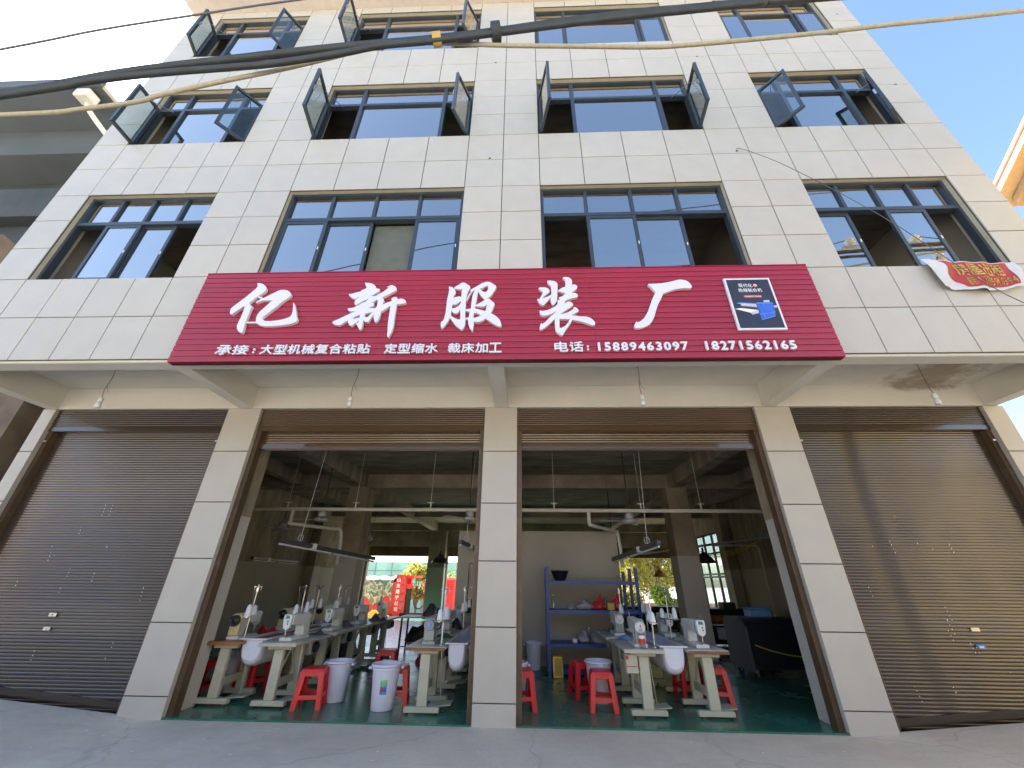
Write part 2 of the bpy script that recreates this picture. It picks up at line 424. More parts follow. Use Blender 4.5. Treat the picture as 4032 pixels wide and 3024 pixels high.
def curve_mesh(name, splines, depth, m):
    c = bpy.data.curves.new(name, 'CURVE'); c.dimensions = '2D'; c.fill_mode = 'BOTH'; c.extrude = depth
    for pts in splines:
        sp = c.splines.new('POLY'); sp.points.add(len(pts) - 1)
        for i, (x, y) in enumerate(pts): sp.points[i].co = (x, y, 0, 1)
        sp.use_cyclic_u = True
    o = bpy.data.objects.new(name, c); COL.objects.link(o)
    me = bpy.data.meshes.new_from_object(o.evaluated_get(bpy.context.evaluated_depsgraph_get()))
    bpy.data.objects.remove(o); bpy.data.curves.remove(c)
    me.materials.clear(); me.materials.append(M[m]); return me
GLY = {}
def prefetch(chars):        # all characters converted in one go: one flat mesh each
    obs = {}
    for ch in sorted(set(chars)):
        c = bpy.data.curves.new('lettering', 'FONT'); c.body = ch; c.extrude = 0.02; c.resolution_u = 2; c.size = 1.0
        o = bpy.data.objects.new('lettering', c); COL.objects.link(o); obs[ch] = o
    dg = bpy.context.evaluated_depsgraph_get()
    for ch, o in obs.items(): GLY[ch] = bpy.data.meshes.new_from_object(o.evaluated_get(dg))
    for o in obs.values():
        c = o.data; bpy.data.objects.remove(o); bpy.data.curves.remove(c)
def text_mesh(ch, depth, m, bold=0.02):
    """a glyph; its weight is raised by overlaid copies shifted sideways, each a hair behind the last"""
    bm = bmesh.new()
    sh = [(0, 0)] + ([(-bold, 0), (bold, 0), (0, bold), (0, -bold)] if bold else [])
    for k, (dx, dy) in enumerate(sh):
        me = GLY[ch].copy(); me.transform(Matrix.Translation((dx, dy, -0.02 * 0.04 * k)) @ Matrix.Diagonal((1, 1, depth / 0.02, 1))); bm.from_mesh(me); bpy.data.meshes.remove(me)
    out = bpy.data.meshes.new('lettering'); bm.to_mesh(out); bm.free()
    out.materials.clear(); out.materials.append(M[m]); return out
def bounds(me):
    xs = [v.co.x for v in me.vertices]; ys = [v.co.y for v in me.vertices]
    return min(xs), max(xs), min(ys), max(ys)
UPRIGHT = Matrix(((1, 0, 0, 0), (0, 0, 1, 0), (0, 1, 0, 0), (0, 0, 0, 1)))   # glyph plane (x, y) -> facade plane (x, z)

# ------------------------------------------------------------------ ground
def gz(x, y):
    e = max(0.0, abs(x) - 4.35)
    k = min(1.0, max(0.0, (y + 6) / 4.0))
    return min(0.30, 0.075 * e) * k
def ground():
    xs = [-400, -60, -20, -12, -8.35, -6.35, -4.35, 0, 4.35, 6.35, 8.35, 12, 20, 60, 400]
    ys = [-400, -60, -20, -6, -4, -2, 0, 1.655]
    mb = MB(); n = len(xs)
    mb.v = [(x, y, gz(x, y)) for y in ys for x in xs]
    for j in range(len(ys) - 1):
        for i in range(n - 1):
            mb.f.append((j * n + i, j * n + i + 1, (j + 1) * n + i + 1, (j + 1) * n + i)); mb.sm.append(False)
    # strip under the building, then the lower yard behind it, out to the horizon
    yb = [1.655, 1.66, 17.5, 17.5, 40, 120, 600]; zb = [None, -0.06, -0.06, -1.2, -1.2, -1.2, -1.2]
    o = len(mb.v)
    mb.v += [(x, y, gz(x, 1.655) if z is None else z) for y, z in zip(yb, zb) for x in xs]
    for j in range(len(yb) - 1):
        for i in range(n - 1):
            mb.f.append((o + j * n + i, o + j * n + i + 1, o + (j + 1) * n + i + 1, o + (j + 1) * n + i)); mb.sm.append(False)
    struct(mb.build('ground', 'ground_concrete'))
ground()
struct(B(-4.16, -0.30, 1.60, 2.1, -0.05, 0.02).box(0.24, 4.15, 1.60, 2.1, -0.05, 0.02).box(-7.9, 7.9, 2.1, 17.45, -0.05, 0.02).build('floor', 'floor_green'))
# ------------------------------------------------------------------ the factory building
bld = thing('factory_building', 'four storey factory faced with pale stone tiles, red sign over two open bays', 'building')
PW, MW, SW = 0.6536, 0.7691, 0.5879
XE = 8.04
def colx(c):
    a = abs(c)
    if a <= 1: x = a * PW
    elif a <= 5: x = PW + (a - 1) * MW
    elif a <= 7: x = PW + 4 * MW + (a - 5) * PW
    else: x = 3 * PW + 4 * MW + (a - 7) * SW
    return math.copysign(x, c)
XS = [-XE] + [colx(c) for c in range(-11, 12)] + [XE]
CI = [-12] + list(range(-11, 12)) + [12]
ZROW = {-9: 14.70, -8: 14.40, -7: 13.76, -6: 13.12, -5: 12.484, -4: 11.759, -3: 11.049, -2: 10.438, -1: 9.805, 0: 9.129, 1: 8.388, 2: 7.655, 3: 7.017, 4: 6.369, 5: 5.704, 6: 4.963, 7: 4.235}
WROWS = [(-8, -5), (-3, 0), (2, 5)]
WCOLS = [(-11, -7), (-5, -1), (1, 5), (7, 11)]
def in_window(c, r):
    return any(a <= c < b for a, b in WCOLS) and any(a <= r < b for a, b in WROWS)
TC = {}
def tile_mesh(w, h):
    k = (round(w, 3), round(h, 3))
    if k not in TC:
        g, ch = 0.0062, 0.004
        a, b = w / 2 - g, h / 2 - g
        vs = [(-a, 0.02, -b), (a, 0.02, -b), (a, 0.02, b), (-a, 0.02, b), (-a, ch, -b), (a, ch, -b), (a, ch, b), (-a, ch, b),
              (-a + ch, 0, -b + ch), (a - ch, 0, -b + ch), (a - ch, 0, b - ch), (-a + ch, 0, b - ch)]
        fs = [(8, 9, 10, 11)] + [(i, (i + 1) % 4, 4 + (i + 1) % 4, 4 + i) for i in range(4)] + [(4 + i, 4 + (i + 1) % 4, 8 + (i + 1) % 4, 8 + i) for i in range(4)]
        TC[k] = MB().add(vs, fs).mesh('tile', 'tile')
    return TC[k]
random.seed(11)
rk = sorted(ZROW)
for i in range(len(XS) - 1):
    for j in range(len(rk) - 1):
        r = rk[j]
        if in_window(CI[i], r): continue
        z1, z0 = ZROW[r], ZROW[rk[j + 1]]
        o = obj('tile', tile_mesh(XS[i + 1] - XS[i], z1 - z0), bld, ((XS[i] + XS[i + 1]) / 2, -0.014 + random.uniform(-0.0015, 0.0015), (z0 + z1) / 2))
        o.rotation_euler = (random.uniform(-0.002, 0.002), 0, random.uniform(-0.0015, 0.0015))
def facade_sheet(name, m, y0, y1, grow):
    mb = MB()
    for a, b in ((-9, -8), (-5, -3), (0, 2), (5, 7)):
        za = ZROW[a]; zb = ZROW[b]
        mb.box(-XE + grow, XE - grow, y0, y1, zb + grow, za - grow)
    px = [(-XE + grow, colx(-11) - grow), (colx(-7) + grow, colx(-5) - grow), (colx(-1) + grow, colx(1) - grow), (colx(5) + grow, colx(7) - grow), (colx(11) + grow, XE - grow)]
    for a, b in WROWS:
        for x0, x1 in px: mb.box(x0, x1, y0, y1, ZROW[b] - grow, ZROW[a] + grow)
    return mb.build(name, m, bld)
facade_sheet('joint_backing', 'joint', 0.0, 0.0155, 0.004)
facade_sheet('wall', 'reveal', 0.018, 0.24, -0.0)
# side walls, back wall and roof of the upper floors
B(-XE + 0.01, -XE + 0.24, 0.245, 17.5, 4.62, 14.7).box(XE - 0.24, XE - 0.01, 0.245, 17.5, 4.62, 14.7).box(-XE + 0.25, XE - 0.25, 17.26, 17.5, 4.62, 14.7).build('side_wall', 'plaster', bld)
B(-XE - 0.20, XE + 0.1, -0.30, 17.6, 14.70, 14.92).box(-XE - 0.10, XE + 0.05, -0.22, 17.5, 14.92, 15.5).build('cornice', 'cornice', bld)
for z in (4.66, 8.0, 11.4):
    B(-XE + 0.25, XE - 0.25, 0.25, 17.25, z, z + 0.14).build('floor_slab', 'raw_concrete', bld)
# rooms seen through the windows
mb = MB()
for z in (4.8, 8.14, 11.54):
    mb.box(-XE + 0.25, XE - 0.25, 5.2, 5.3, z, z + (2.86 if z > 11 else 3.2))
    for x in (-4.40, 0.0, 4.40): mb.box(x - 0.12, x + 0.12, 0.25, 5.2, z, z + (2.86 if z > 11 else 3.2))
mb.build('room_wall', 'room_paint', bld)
mb = MB()
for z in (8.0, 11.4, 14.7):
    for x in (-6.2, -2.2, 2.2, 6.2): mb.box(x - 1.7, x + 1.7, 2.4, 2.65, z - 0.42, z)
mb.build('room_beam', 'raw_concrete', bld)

# ---- windows
YG = 0.12
def frame_rect(mb, x0, x1, z0, z1, t, y0, y1):
    mb.box(x0, x1, y0, y1, z1 - t, z1); mb.box(x0, x1, y0, y1, z0, z0 + t)
    mb.box(x0, x0 + t, y0, y1, z0 + t, z1 - t); mb.box(x1 - t, x1, y0, y1, z0 + t, z1 - t)
def pane(win, x0, x1, z0, z1, y=YG, m='glass'):
    B(x0, x1, y - 0.004, y + 0.004, z0, z1).build('pane', m, win)
def casement_window(x0, x1, z0, z1, la, ra, label):
    w = x1 - x0; xa, xb = x0 + 0.236 * w, x0 + 0.80 * w if w > 2.6 else x0 + 0.755 * w
    zt = z1 - 0.60
    mb = MB(); y0, y1 = 0.075, 0.165
    frame_rect(mb, x0 + 0.003, x1 - 0.003, z0 + 0.003, z1 - 0.003, 0.05, y0, y1)
    for x in (xa, xb): mb.box(x - 0.035, x + 0.035, y0, y1, z0 + 0.053, z1 - 0.053)
    mb.box(x0 + 0.053, xa - 0.035, y0, y1, zt - 0.035, zt + 0.035); mb.box(xb + 0.035, x1 - 0.053, y0, y1, zt - 0.035, zt + 0.035)
    mb.box(xa + 0.035, xb - 0.035, y0, y1, zt - 0.035, zt + 0.035)
    win = mb.build('window', 'window_frame', bld); win['label'] = label
    for a, b in ((x0 + 0.05, xa - 0.035), (xa + 0.035, xb - 0.035), (xb + 0.035, x1 - 0.05)): pane(win, a, b, zt + 0.035, z1 - 0.05)
    pane(win, xa + 0.035, xb - 0.035, z0 + 0.05, zt - 0.035)
    for side, a, b, ang in ((-1, x0 + 0.04, xa - 0.02, la), (1, xb + 0.02, x1 - 0.04, ra)):
        za, zb = z0 + 0.04, zt - 0.03
        if not ang:
            mb = MB(); frame_rect(mb, a, b, za, zb, 0.055, 0.05, 0.07); mb.build('sash', 'window_frame', win)
            pane(win, a + 0.05, b - 0.05, za + 0.05, zb - 0.05, 0.06)
            continue
        ww = b - a
        mb = MB(); frame_rect(mb, 0 if side < 0 else -ww, ww if side < 0 else 0, za, zb, 0.055, -0.02, 0.03)
        hx = a if side < 0 else b
        ro = R(-ang if side < 0 else ang)
        s = mb.build('sash', 'window_frame', win, loc=(hx, 0.045, 0)); s.rotation_euler = (0, 0, ro)
        u0, u1 = (0.05, ww - 0.05) if side < 0 else (-ww + 0.05, -0.05)
        g = B(u0, u1, 0.0, 0.006, za + 0.05, zb - 0.05).build('pane', 'glass_clear', win, loc=(hx, 0.045, 0)); g.rotation_euler = (0, 0, ro)
        uh = (ww - 0.03) if side < 0 else (-ww + 0.03)
        h = B(uh - 0.012, uh + 0.012, 0.03, 0.06, (za + zb) / 2 - 0.07, (za + zb) / 2 + 0.07).build('handle', 'steel', win, loc=(hx, 0.045, 0)); h.rotation_euler = (0, 0, ro)
        # friction stay from the frame to the sash
        e = Vector((hx, 0.045, zb - 0.06)) + Matrix.Rotation(ro, 3, 'Z') @ Vector(((ww * 0.45) * (1 if side < 0 else -1), 0.02, 0))
        MB().bar((hx + 0.3 * (1 if side < 0 else -1), 0.09, zb - 0.03), e, 0.014, 0.006).build('stay', 'steel', win)
def sliding_window(x0, x1, z0, z1, panels, label):
    w = x1 - x0; zt = z1 - 0.64
    mb = MB(); y0, y1 = 0.07, 0.17
    frame_rect(mb, x0 + 0.003, x1 - 0.003, z0 + 0.003, z1 - 0.003, 0.05, y0, y1)
    mb.box(x0 + 0.053, x1 - 0.053, y0, y1, zt - 0.035, zt + 0.035)
    for k in (1, 2, 3):
        x = x0 + w * k / 4; mb.box(x - 0.025, x + 0.025, y0 + 0.01, y1 - 0.01, zt + 0.035, z1 - 0.053)
    win = mb.build('window', 'window_frame', bld); win['label'] = label
    for k in range(4):
        a = x0 + w * k / 4 + (0.05 if k == 0 else 0.025); b = x0 + w * (k + 1) / 4 - (0.05 if k == 3 else 0.025)
        pane(win, a, b, zt + 0.035, z1 - 0.05)
    for k, kind in panels:
        a, b = x0 + w * k / 4 - 0.02, x0 + w * (k + 1) / 4 + 0.02
        a, b = max(a, x0 + 0.045), min(b, x1 - 0.045)
        y = 0.095 if kind == 'o' else 0.14
        mb = MB(); frame_rect(mb, a, b, z0 + 0.045, zt - 0.035, 0.055, y - 0.018, y + 0.018); s = mb.build('sash', 'window_frame', win)
        pane(win, a + 0.05, b - 0.05, z0 + 0.095, zt - 0.085, y)
        B(b - 0.035, b - 0.022, y - 0.026, y - 0.0185, z0 + 0.62, z0 + 0.68).build('latch', 'white_print', win)
names = ['outer', 'inner', 'inner', 'outer']
oa = {(-8, 0): (72, 58), (-8, 1): (86, 62), (-8, 2): (0, 0), (-8, 3): (0, 0), (-3, 0): (88, 52), (-3, 1): (80, 68), (-3, 2): (78, 84), (-3, 3): (52, 38)}
PANELS = [[(1, 'o'), (2, 'i')], [(0, 'o'), (1, 'i'), (3, 'o')], [(1, 'o'), (2, 'i')], [(0, 'i'), (2, 'o')]]
for wi, (ca, cb) in enumerate(WCOLS):
    x0, x1 = colx(ca), colx(cb)
    for r0, r1 in WROWS:
        if r0 == 2:
            sliding_window(x0, x1, ZROW[5], ZROW[2], PANELS[wi], 'dark framed sliding window with four lights above it')
        else:
            la, ra = oa[(r0, wi)]
            casement_window(x0, x1, ZROW[r1], ZROW[r0], la, ra, 'dark framed window with both side sashes swung out' if la else 'dark framed window with its sashes shut')
# a grey-green blind hanging behind the third light of one sliding window
B(colx(-5) + 1.56, colx(-5) + 2.28, 0.21, 0.225, 5.72, 6.98).build('blind', 'blind_green', bld)
# drilled holes in the tile joints
for x, z in ((-0.24, 8.42), (-0.23, 11.77), (7.75, 10.43), (4.14, 11.75), (4.17, 8.45), (7.70, 13.45)):
    mb = MB(); mb.tube([(x, -0.0165, z), (x, -0.0145, z)], 0.022, 12); mb.build('drilled_hole', 'black_plastic', bld)

# ---- canopy over the pavement: edge beam, soffit, cross beams, back beam
ZS, ZB = 4.595, 4.20
B(-XE, XE, 0.03, 0.22, ZB, 4.66).build('edge_beam', 'plaster', bld)
B(-XE, XE, 0.018, 0.028, ZB + 0.005, 4.233).build('drip_edge', 'plaster', bld)
for x0, x1, m in ((-XE, -4.51, 'plaster'), (-4.51, -0.03, 'plaster'), (-0.03, 4.46, 'plaster'), (4.46, XE, 'plaster_stained')):
    B(x0 + 0.001, x1 - 0.001, 0.221, 1.60, ZS, 4.655).build('soffit', m, bld)
    B(x0 + 0.001, x1 - 0.001, 1.601, 1.85, ZB + 0.001, 4.655).build('lintel', m, bld)
for x in (-XE + 0.11, -4.45, -0.03, 4.41, XE - 0.11):
    B(x - 0.11, x + 0.11, 0.2215, 1.5995, ZB + 0.002, ZS - 0.001).build('cross_beam', 'plaster', bld)
# ---- ground floor columns with stacked facing tiles
COLS = [(-XE - 0.03, -7.84), (-4.74, -4.16), (-0.30, 0.24), (4.15, 4.72), (7.78, XE + 0.06)]
JZ = [4.198, 3.431, 2.624, 1.828, 1.03, 0.229, -0.08]
for x0, x1 in COLS:
    c = B(x0 + 0.006, x1 - 0.006, 1.612, 2.15, -0.08, 4.19).build('column', 'column_paint', bld)
    B(x0 + 0.012, x1 - 0.012, 1.606, 1.6115, -0.08, 4.19).build('joint_backing', 'joint', c)
    for k in range(6):
        o = obj('tile', tile_mesh(x1 - x0 + 0.012, JZ[k] - JZ[k + 1]), c, ((x0 + x1) / 2, 1.588, (JZ[k] + JZ[k + 1]) / 2))
    # unpainted upper part of the inner faces
    B(x0 + 0.002, x1 - 0.002, 1.80, 2.154, 2.47, 4.195).build('bare_concrete', 'raw_concrete', c)

# ---- roller shutters
def slat_mesh(w, h):
    k = ('s', round(w, 3))
    if k not in TC:
        n = 5; prof = []
        for i in range(n + 1):
            t = i / n
            prof.append((-0.0036 * math.sin(math.pi * t), t * h * 0.86))
        prof.append((0.004, h * 0.90)); prof.append((0.004, h))
        vs = [(x, y, z) for x in (-w / 2, w / 2) for y, z in prof]; m = len(prof)
        fs = [(i, m + i, m + i + 1, i + 1) for i in range(m - 1)]
        mb = MB(); mb.add(vs, fs, True); TC[k] = mb
    return TC[k]
BAYS = [(-7.84, -4.74, True), (-4.16, -0.30, False), (0.24, 4.15, False), (4.72, 7.78, True)]
random.seed(5)
for x0, x1, shut in BAYS:
    mname = 'shutter' if shut else 'shutter_open'
    sh = B(x0 + 0.075, x1 - 0.075, 1.765, 1.775, 3.50 if not shut else 0.1, 3.80).build('roller_shutter', mname, bld)
    sh['label'] = 'brown slatted roller shutter pulled down to the ground' if shut else 'brown roller shutter rolled up above the open bay'
    w = x1 - x0 - 0.15
    p = 0.0405
    ztop = 3.83 if shut else 3.80
    zlow = 0.0 if shut else 3.60
    n = int((ztop - zlow) / p)
    sme = slat_mesh(w, p).mesh('slat', mname)
    for i in range(n):
        obj('slat', sme, sh, ((x0 + x1) / 2, 1.762 + random.uniform(-0.001, 0.001), ztop - (i + 1) * p))
    # bottom bar (follows the paving), guide rails, box with ribbed cover
    xa, xb = x0 + 0.077, x1 - 0.077
    if shut:
        za, zb_ = gz(xa, 1.7) + 0.012, gz(xb, 1.7) + 0.012
        MB().add([(xa, 1.735, za), (xb, 1.735, zb_), (xb, 1.76, zb_), (xa, 1.76, za), (xa, 1.735, za + 0.085), (xb, 1.735, zb_ + 0.085), (xb, 1.76, zb_ + 0.085), (xa, 1.76, za + 0.085)],
                 [(0, 3, 2, 1), (4, 5, 6, 7), (0, 1, 5, 4), (1, 2, 6, 5), (2, 3, 7, 6), (3, 0, 4, 7)]).build('bottom_bar', mname, sh)
    else:
        B(xa, xb, 1.735, 1.775, 3.515, 3.60).box(xa, xb, 1.725, 1.735, 3.515, 3.53).build('bottom_bar', mname, sh, bevel=0.003)
    for xr in (x0, x1 - 0.075):
        mb = B(xr + 0.002, xr + 0.073, 1.66, 1.80, -0.05, 3.80)
        mb.box(xr + 0.018, xr + 0.03, 1.652, 1.66, -0.05, 3.80).box(xr + 0.046, xr + 0.058, 1.652, 1.66, -0.05, 3.80)
        mb.build('guide_rail', 'rail', sh)
    mb = B(x0 + 0.003, x1 - 0.003, 1.655, 1.66, 3.885, 4.196)
    mb.box(x0 + 0.003, x1 - 0.003, 1.66, 1.80, 3.80, 4.196)
    mb.build('box_cover', mname, sh)
    for k in range(8):
        z = 3.895 + k * 0.037
        rb = MB().tube([(x0 + 0.004, 1.655, z + 0.016), (x1 - 0.004, 1.655, z + 0.016)], 0.0155, 8)
        rb.build('rib', mname, sh)
    B(x0 + 0.003, x1 - 0.003, 1.642, 1.6545, 3.80, 3.885).build('box_lip', mname, sh, bevel=0.004)
    if shut:
        for xr in (x0 + 0.02, x1 - 0.06):
            B(xr - 0.02, xr + 0.05, 1.63, 1.652, 3.61, 3.64).build('stop_bracket', 'steel', sh, bevel=0.005)
shs = [o for o in bld.children if o.name.startswith('roller_shutter')]
B(-6.385, -6.275, 1.738, 1.747, 1.065, 1.115).build('lock_plate', 'steel', shs[0], bevel=0.004); MB().tube([(-6.33, 1.7365, 1.09), (-6.33, 1.739, 1.09)], 0.011, 10).build('keyhole', 'black_plastic', shs[0])
B(-6.375, -6.275, 1.738, 1.747, 0.90, 0.945).build('lock_plate', 'steel', shs[0], bevel=0.004); B(-6.335, -6.31, 1.736, 1.739, 0.918, 0.924).build('key_slot', 'black_plastic', shs[0])
B(6.185, 6.295, 1.738, 1.747, 1.045, 1.09).build('lock_plate', 'steel', shs[3], bevel=0.004)
B(6.165, 6.27, 1.738, 1.748, 0.86, 0.91).build('lock_plate', 'blue_box', shs[3], bevel=0.012); B(6.19, 6.245, 1.736, 1.739, 0.867, 0.885).build('lock_tab', 'white_print', shs[3])
# paint flecks on the shut shutters
random.seed(21)
for s_, (xa, xb) in ((shs[0], (-7.2, -4.9)), (shs[3], (4.85, 6.6))):
    mb = MB()
    for i in range(16):
        x, z = random.uniform(xa, xb), random.uniform(0.3, 2.6)
        for k in range(random.randint(1, 4)):
            mb.box(x + k * 0.006, x + k * 0.006 + random.uniform(0.004, 0.011), 1.7465, 1.7485, z - k * 0.05, z - k * 0.05 + random.uniform(0.006, 0.016))
    q = mb.build('paint_fleck', 'white_print', s_); q['kind'] = 'stuff'

# ------------------------------------------------------------------ inside: structure of the ground floor
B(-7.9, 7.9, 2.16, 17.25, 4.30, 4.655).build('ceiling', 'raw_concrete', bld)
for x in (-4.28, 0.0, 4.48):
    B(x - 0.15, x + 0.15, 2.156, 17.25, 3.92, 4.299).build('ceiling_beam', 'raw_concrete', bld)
for y in (6.75, 12.2, 17.0):
    for x0, x1 in ((-7.9, -4.431), (-4.129, -0.151), (0.151, 4.329), (4.631, 7.9)):
        B(x0, x1, y - 0.14, y + 0.14, 3.93, 4.299).build('ceiling_beam', 'raw_concrete', bld)
for x0, x1 in ((-7.9, -4.431), (-4.129, -0.151), (0.151, 4.329), (4.631, 7.9)):
    B(x0, x1, 2.16, 2.4, 3.86, 4.299).build('ceiling_beam', 'raw_concrete', bld)
for x in (-6.1, 6.2):
    for y0, y1 in ((2.41, 6.60), (6.90, 12.05)):
        B(x - 0.11, x + 0.11, y0, y1, 3.98, 4.299).build('ceiling_beam', 'raw_concrete', bld)
for x, y in ((-4.28, 6.75), (4.48, 6.75), (-4.10, 17.0)):
    hw = 0.27 if y < 16 else 0.42
    c = B(x - hw, x + hw, y - 0.26, y + 0.26, 2.21, 3.925).build('interior_column', 'raw_concrete', bld)
    B(x - hw - 0.004, x + hw + 0.004, y - 0.264, y + 0.264, 0.02, 2.21).build('painted_base', 'column_paint', c)
def side_wall(x0, x1, y0, y1, zp=2.05):
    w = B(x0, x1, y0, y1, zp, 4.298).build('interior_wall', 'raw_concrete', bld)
    B(x0 - 0.004, x1 + 0.004, y0, y1, 0.02, zp).build('painted_base', 'wall_paint', w)
side_wall(-8.0, -7.85, 2.16, 17.2)
side_wall(7.85, 8.0, 2.16, 12.0); side_wall(7.85, 8.0, 15.2, 17.2)
B(7.85, 8.0, 12.0, 15.2, 3.45, 4.298).build('interior_wall', 'raw_concrete', bld)
B(7.85, 8.0, 12.0, 15.2, 0.02, 0.55).build('interior_wall', 'wall_paint', bld)
for s, y in ((-1, 11.6), (1, 11.2), (1, 15.6)):
    x = s * 7.68; q = B(x - 0.165, x + 0.165, y - 0.25, y + 0.25, 2.05, 4.29).build('pilaster', 'raw_concrete', bld)
    B(x - 0.169, x + 0.169, y - 0.254, y + 0.254, 0.02, 2.05).build('painted_base', 'column_paint', q)
# gridded side window with burglar bars
mb = MB()
for y in (12.03, 12.8, 13.6, 14.4, 15.17): mb.box(7.88, 7.96, y - 0.035, y + 0.035, 0.55, 3.45)
for z in (0.59, 1.85, 1.95, 2.7, 3.41): mb.box(7.885, 7.955, 12.03, 15.17, z - 0.035, z + 0.035)
win = mb.build('window', 'window_frame', bld); win['label'] = 'tall gridded window with thin burglar bars in the side wall'
for k in range(27):
    y = 12.1 + k * 0.115; MB().tube([(8.02, y, 0.55), (8.02, y, 3.45)], 0.008, 5).build('security_bar', 'steel', win)
B(7.918, 7.922, 12.03, 15.17, 0.6, 3.4).build('pane', 'glass_clear', win)
# rear wall: three openings to the yard
def rear(x0, x1, z0, z1, m='raw_concrete'): B(x0, x1, 17.2, 17.45, z0, z1).build('interior_wall', m, bld)
rear(-8.0, -7.72, 0.02, 4.29); rear(-4.55, -3.62, 0.02, 4.29); rear(-0.3, 5.0, 0.02, 4.29, 'wall_paint'); rear(7.8, 8.0, 0.02, 4.29)
for x0, x1 in ((-7.72, -4.55), (-3.62, -0.3), (5.0, 7.8)):
    rear(x0, x1, 3.2, 4.29)
    s_ = B(x0 + 0.01, x1 - 0.01, 17.25, 17.40, 2.74, 3.19).build('shutter_box', 'rail', bld)
rear(5.0, 7.8, 0.02, 0.5, 'wall_paint')
# partition room in the middle
q = B(-0.55, 2.50, 5.45, 5.57, 0.02, 2.66).build('partition_wall', 'wall_paint', bld)
B(-1.22, -1.10, 5.45, 9.0, 0.02, 2.66).box(-1.10, -0.95, 5.45, 5.57, 0.02, 2.66).box(-0.95, -0.55, 5.45, 5.57, 0.02, 0.95).box(-0.95, -0.55, 5.45, 5.57, 1.95, 2.66).box(2.38, 2.50, 5.58, 9.0, 0.02, 2.66).box(-1.10, 2.38, 8.88, 9.0, 0.02, 2.66).build('partition_wall', 'wall_paint', bld)
B(-0.94, -0.56, 5.50, 5.52, 0.96, 1.94).build('partition_window', 'dark_glass', bld)

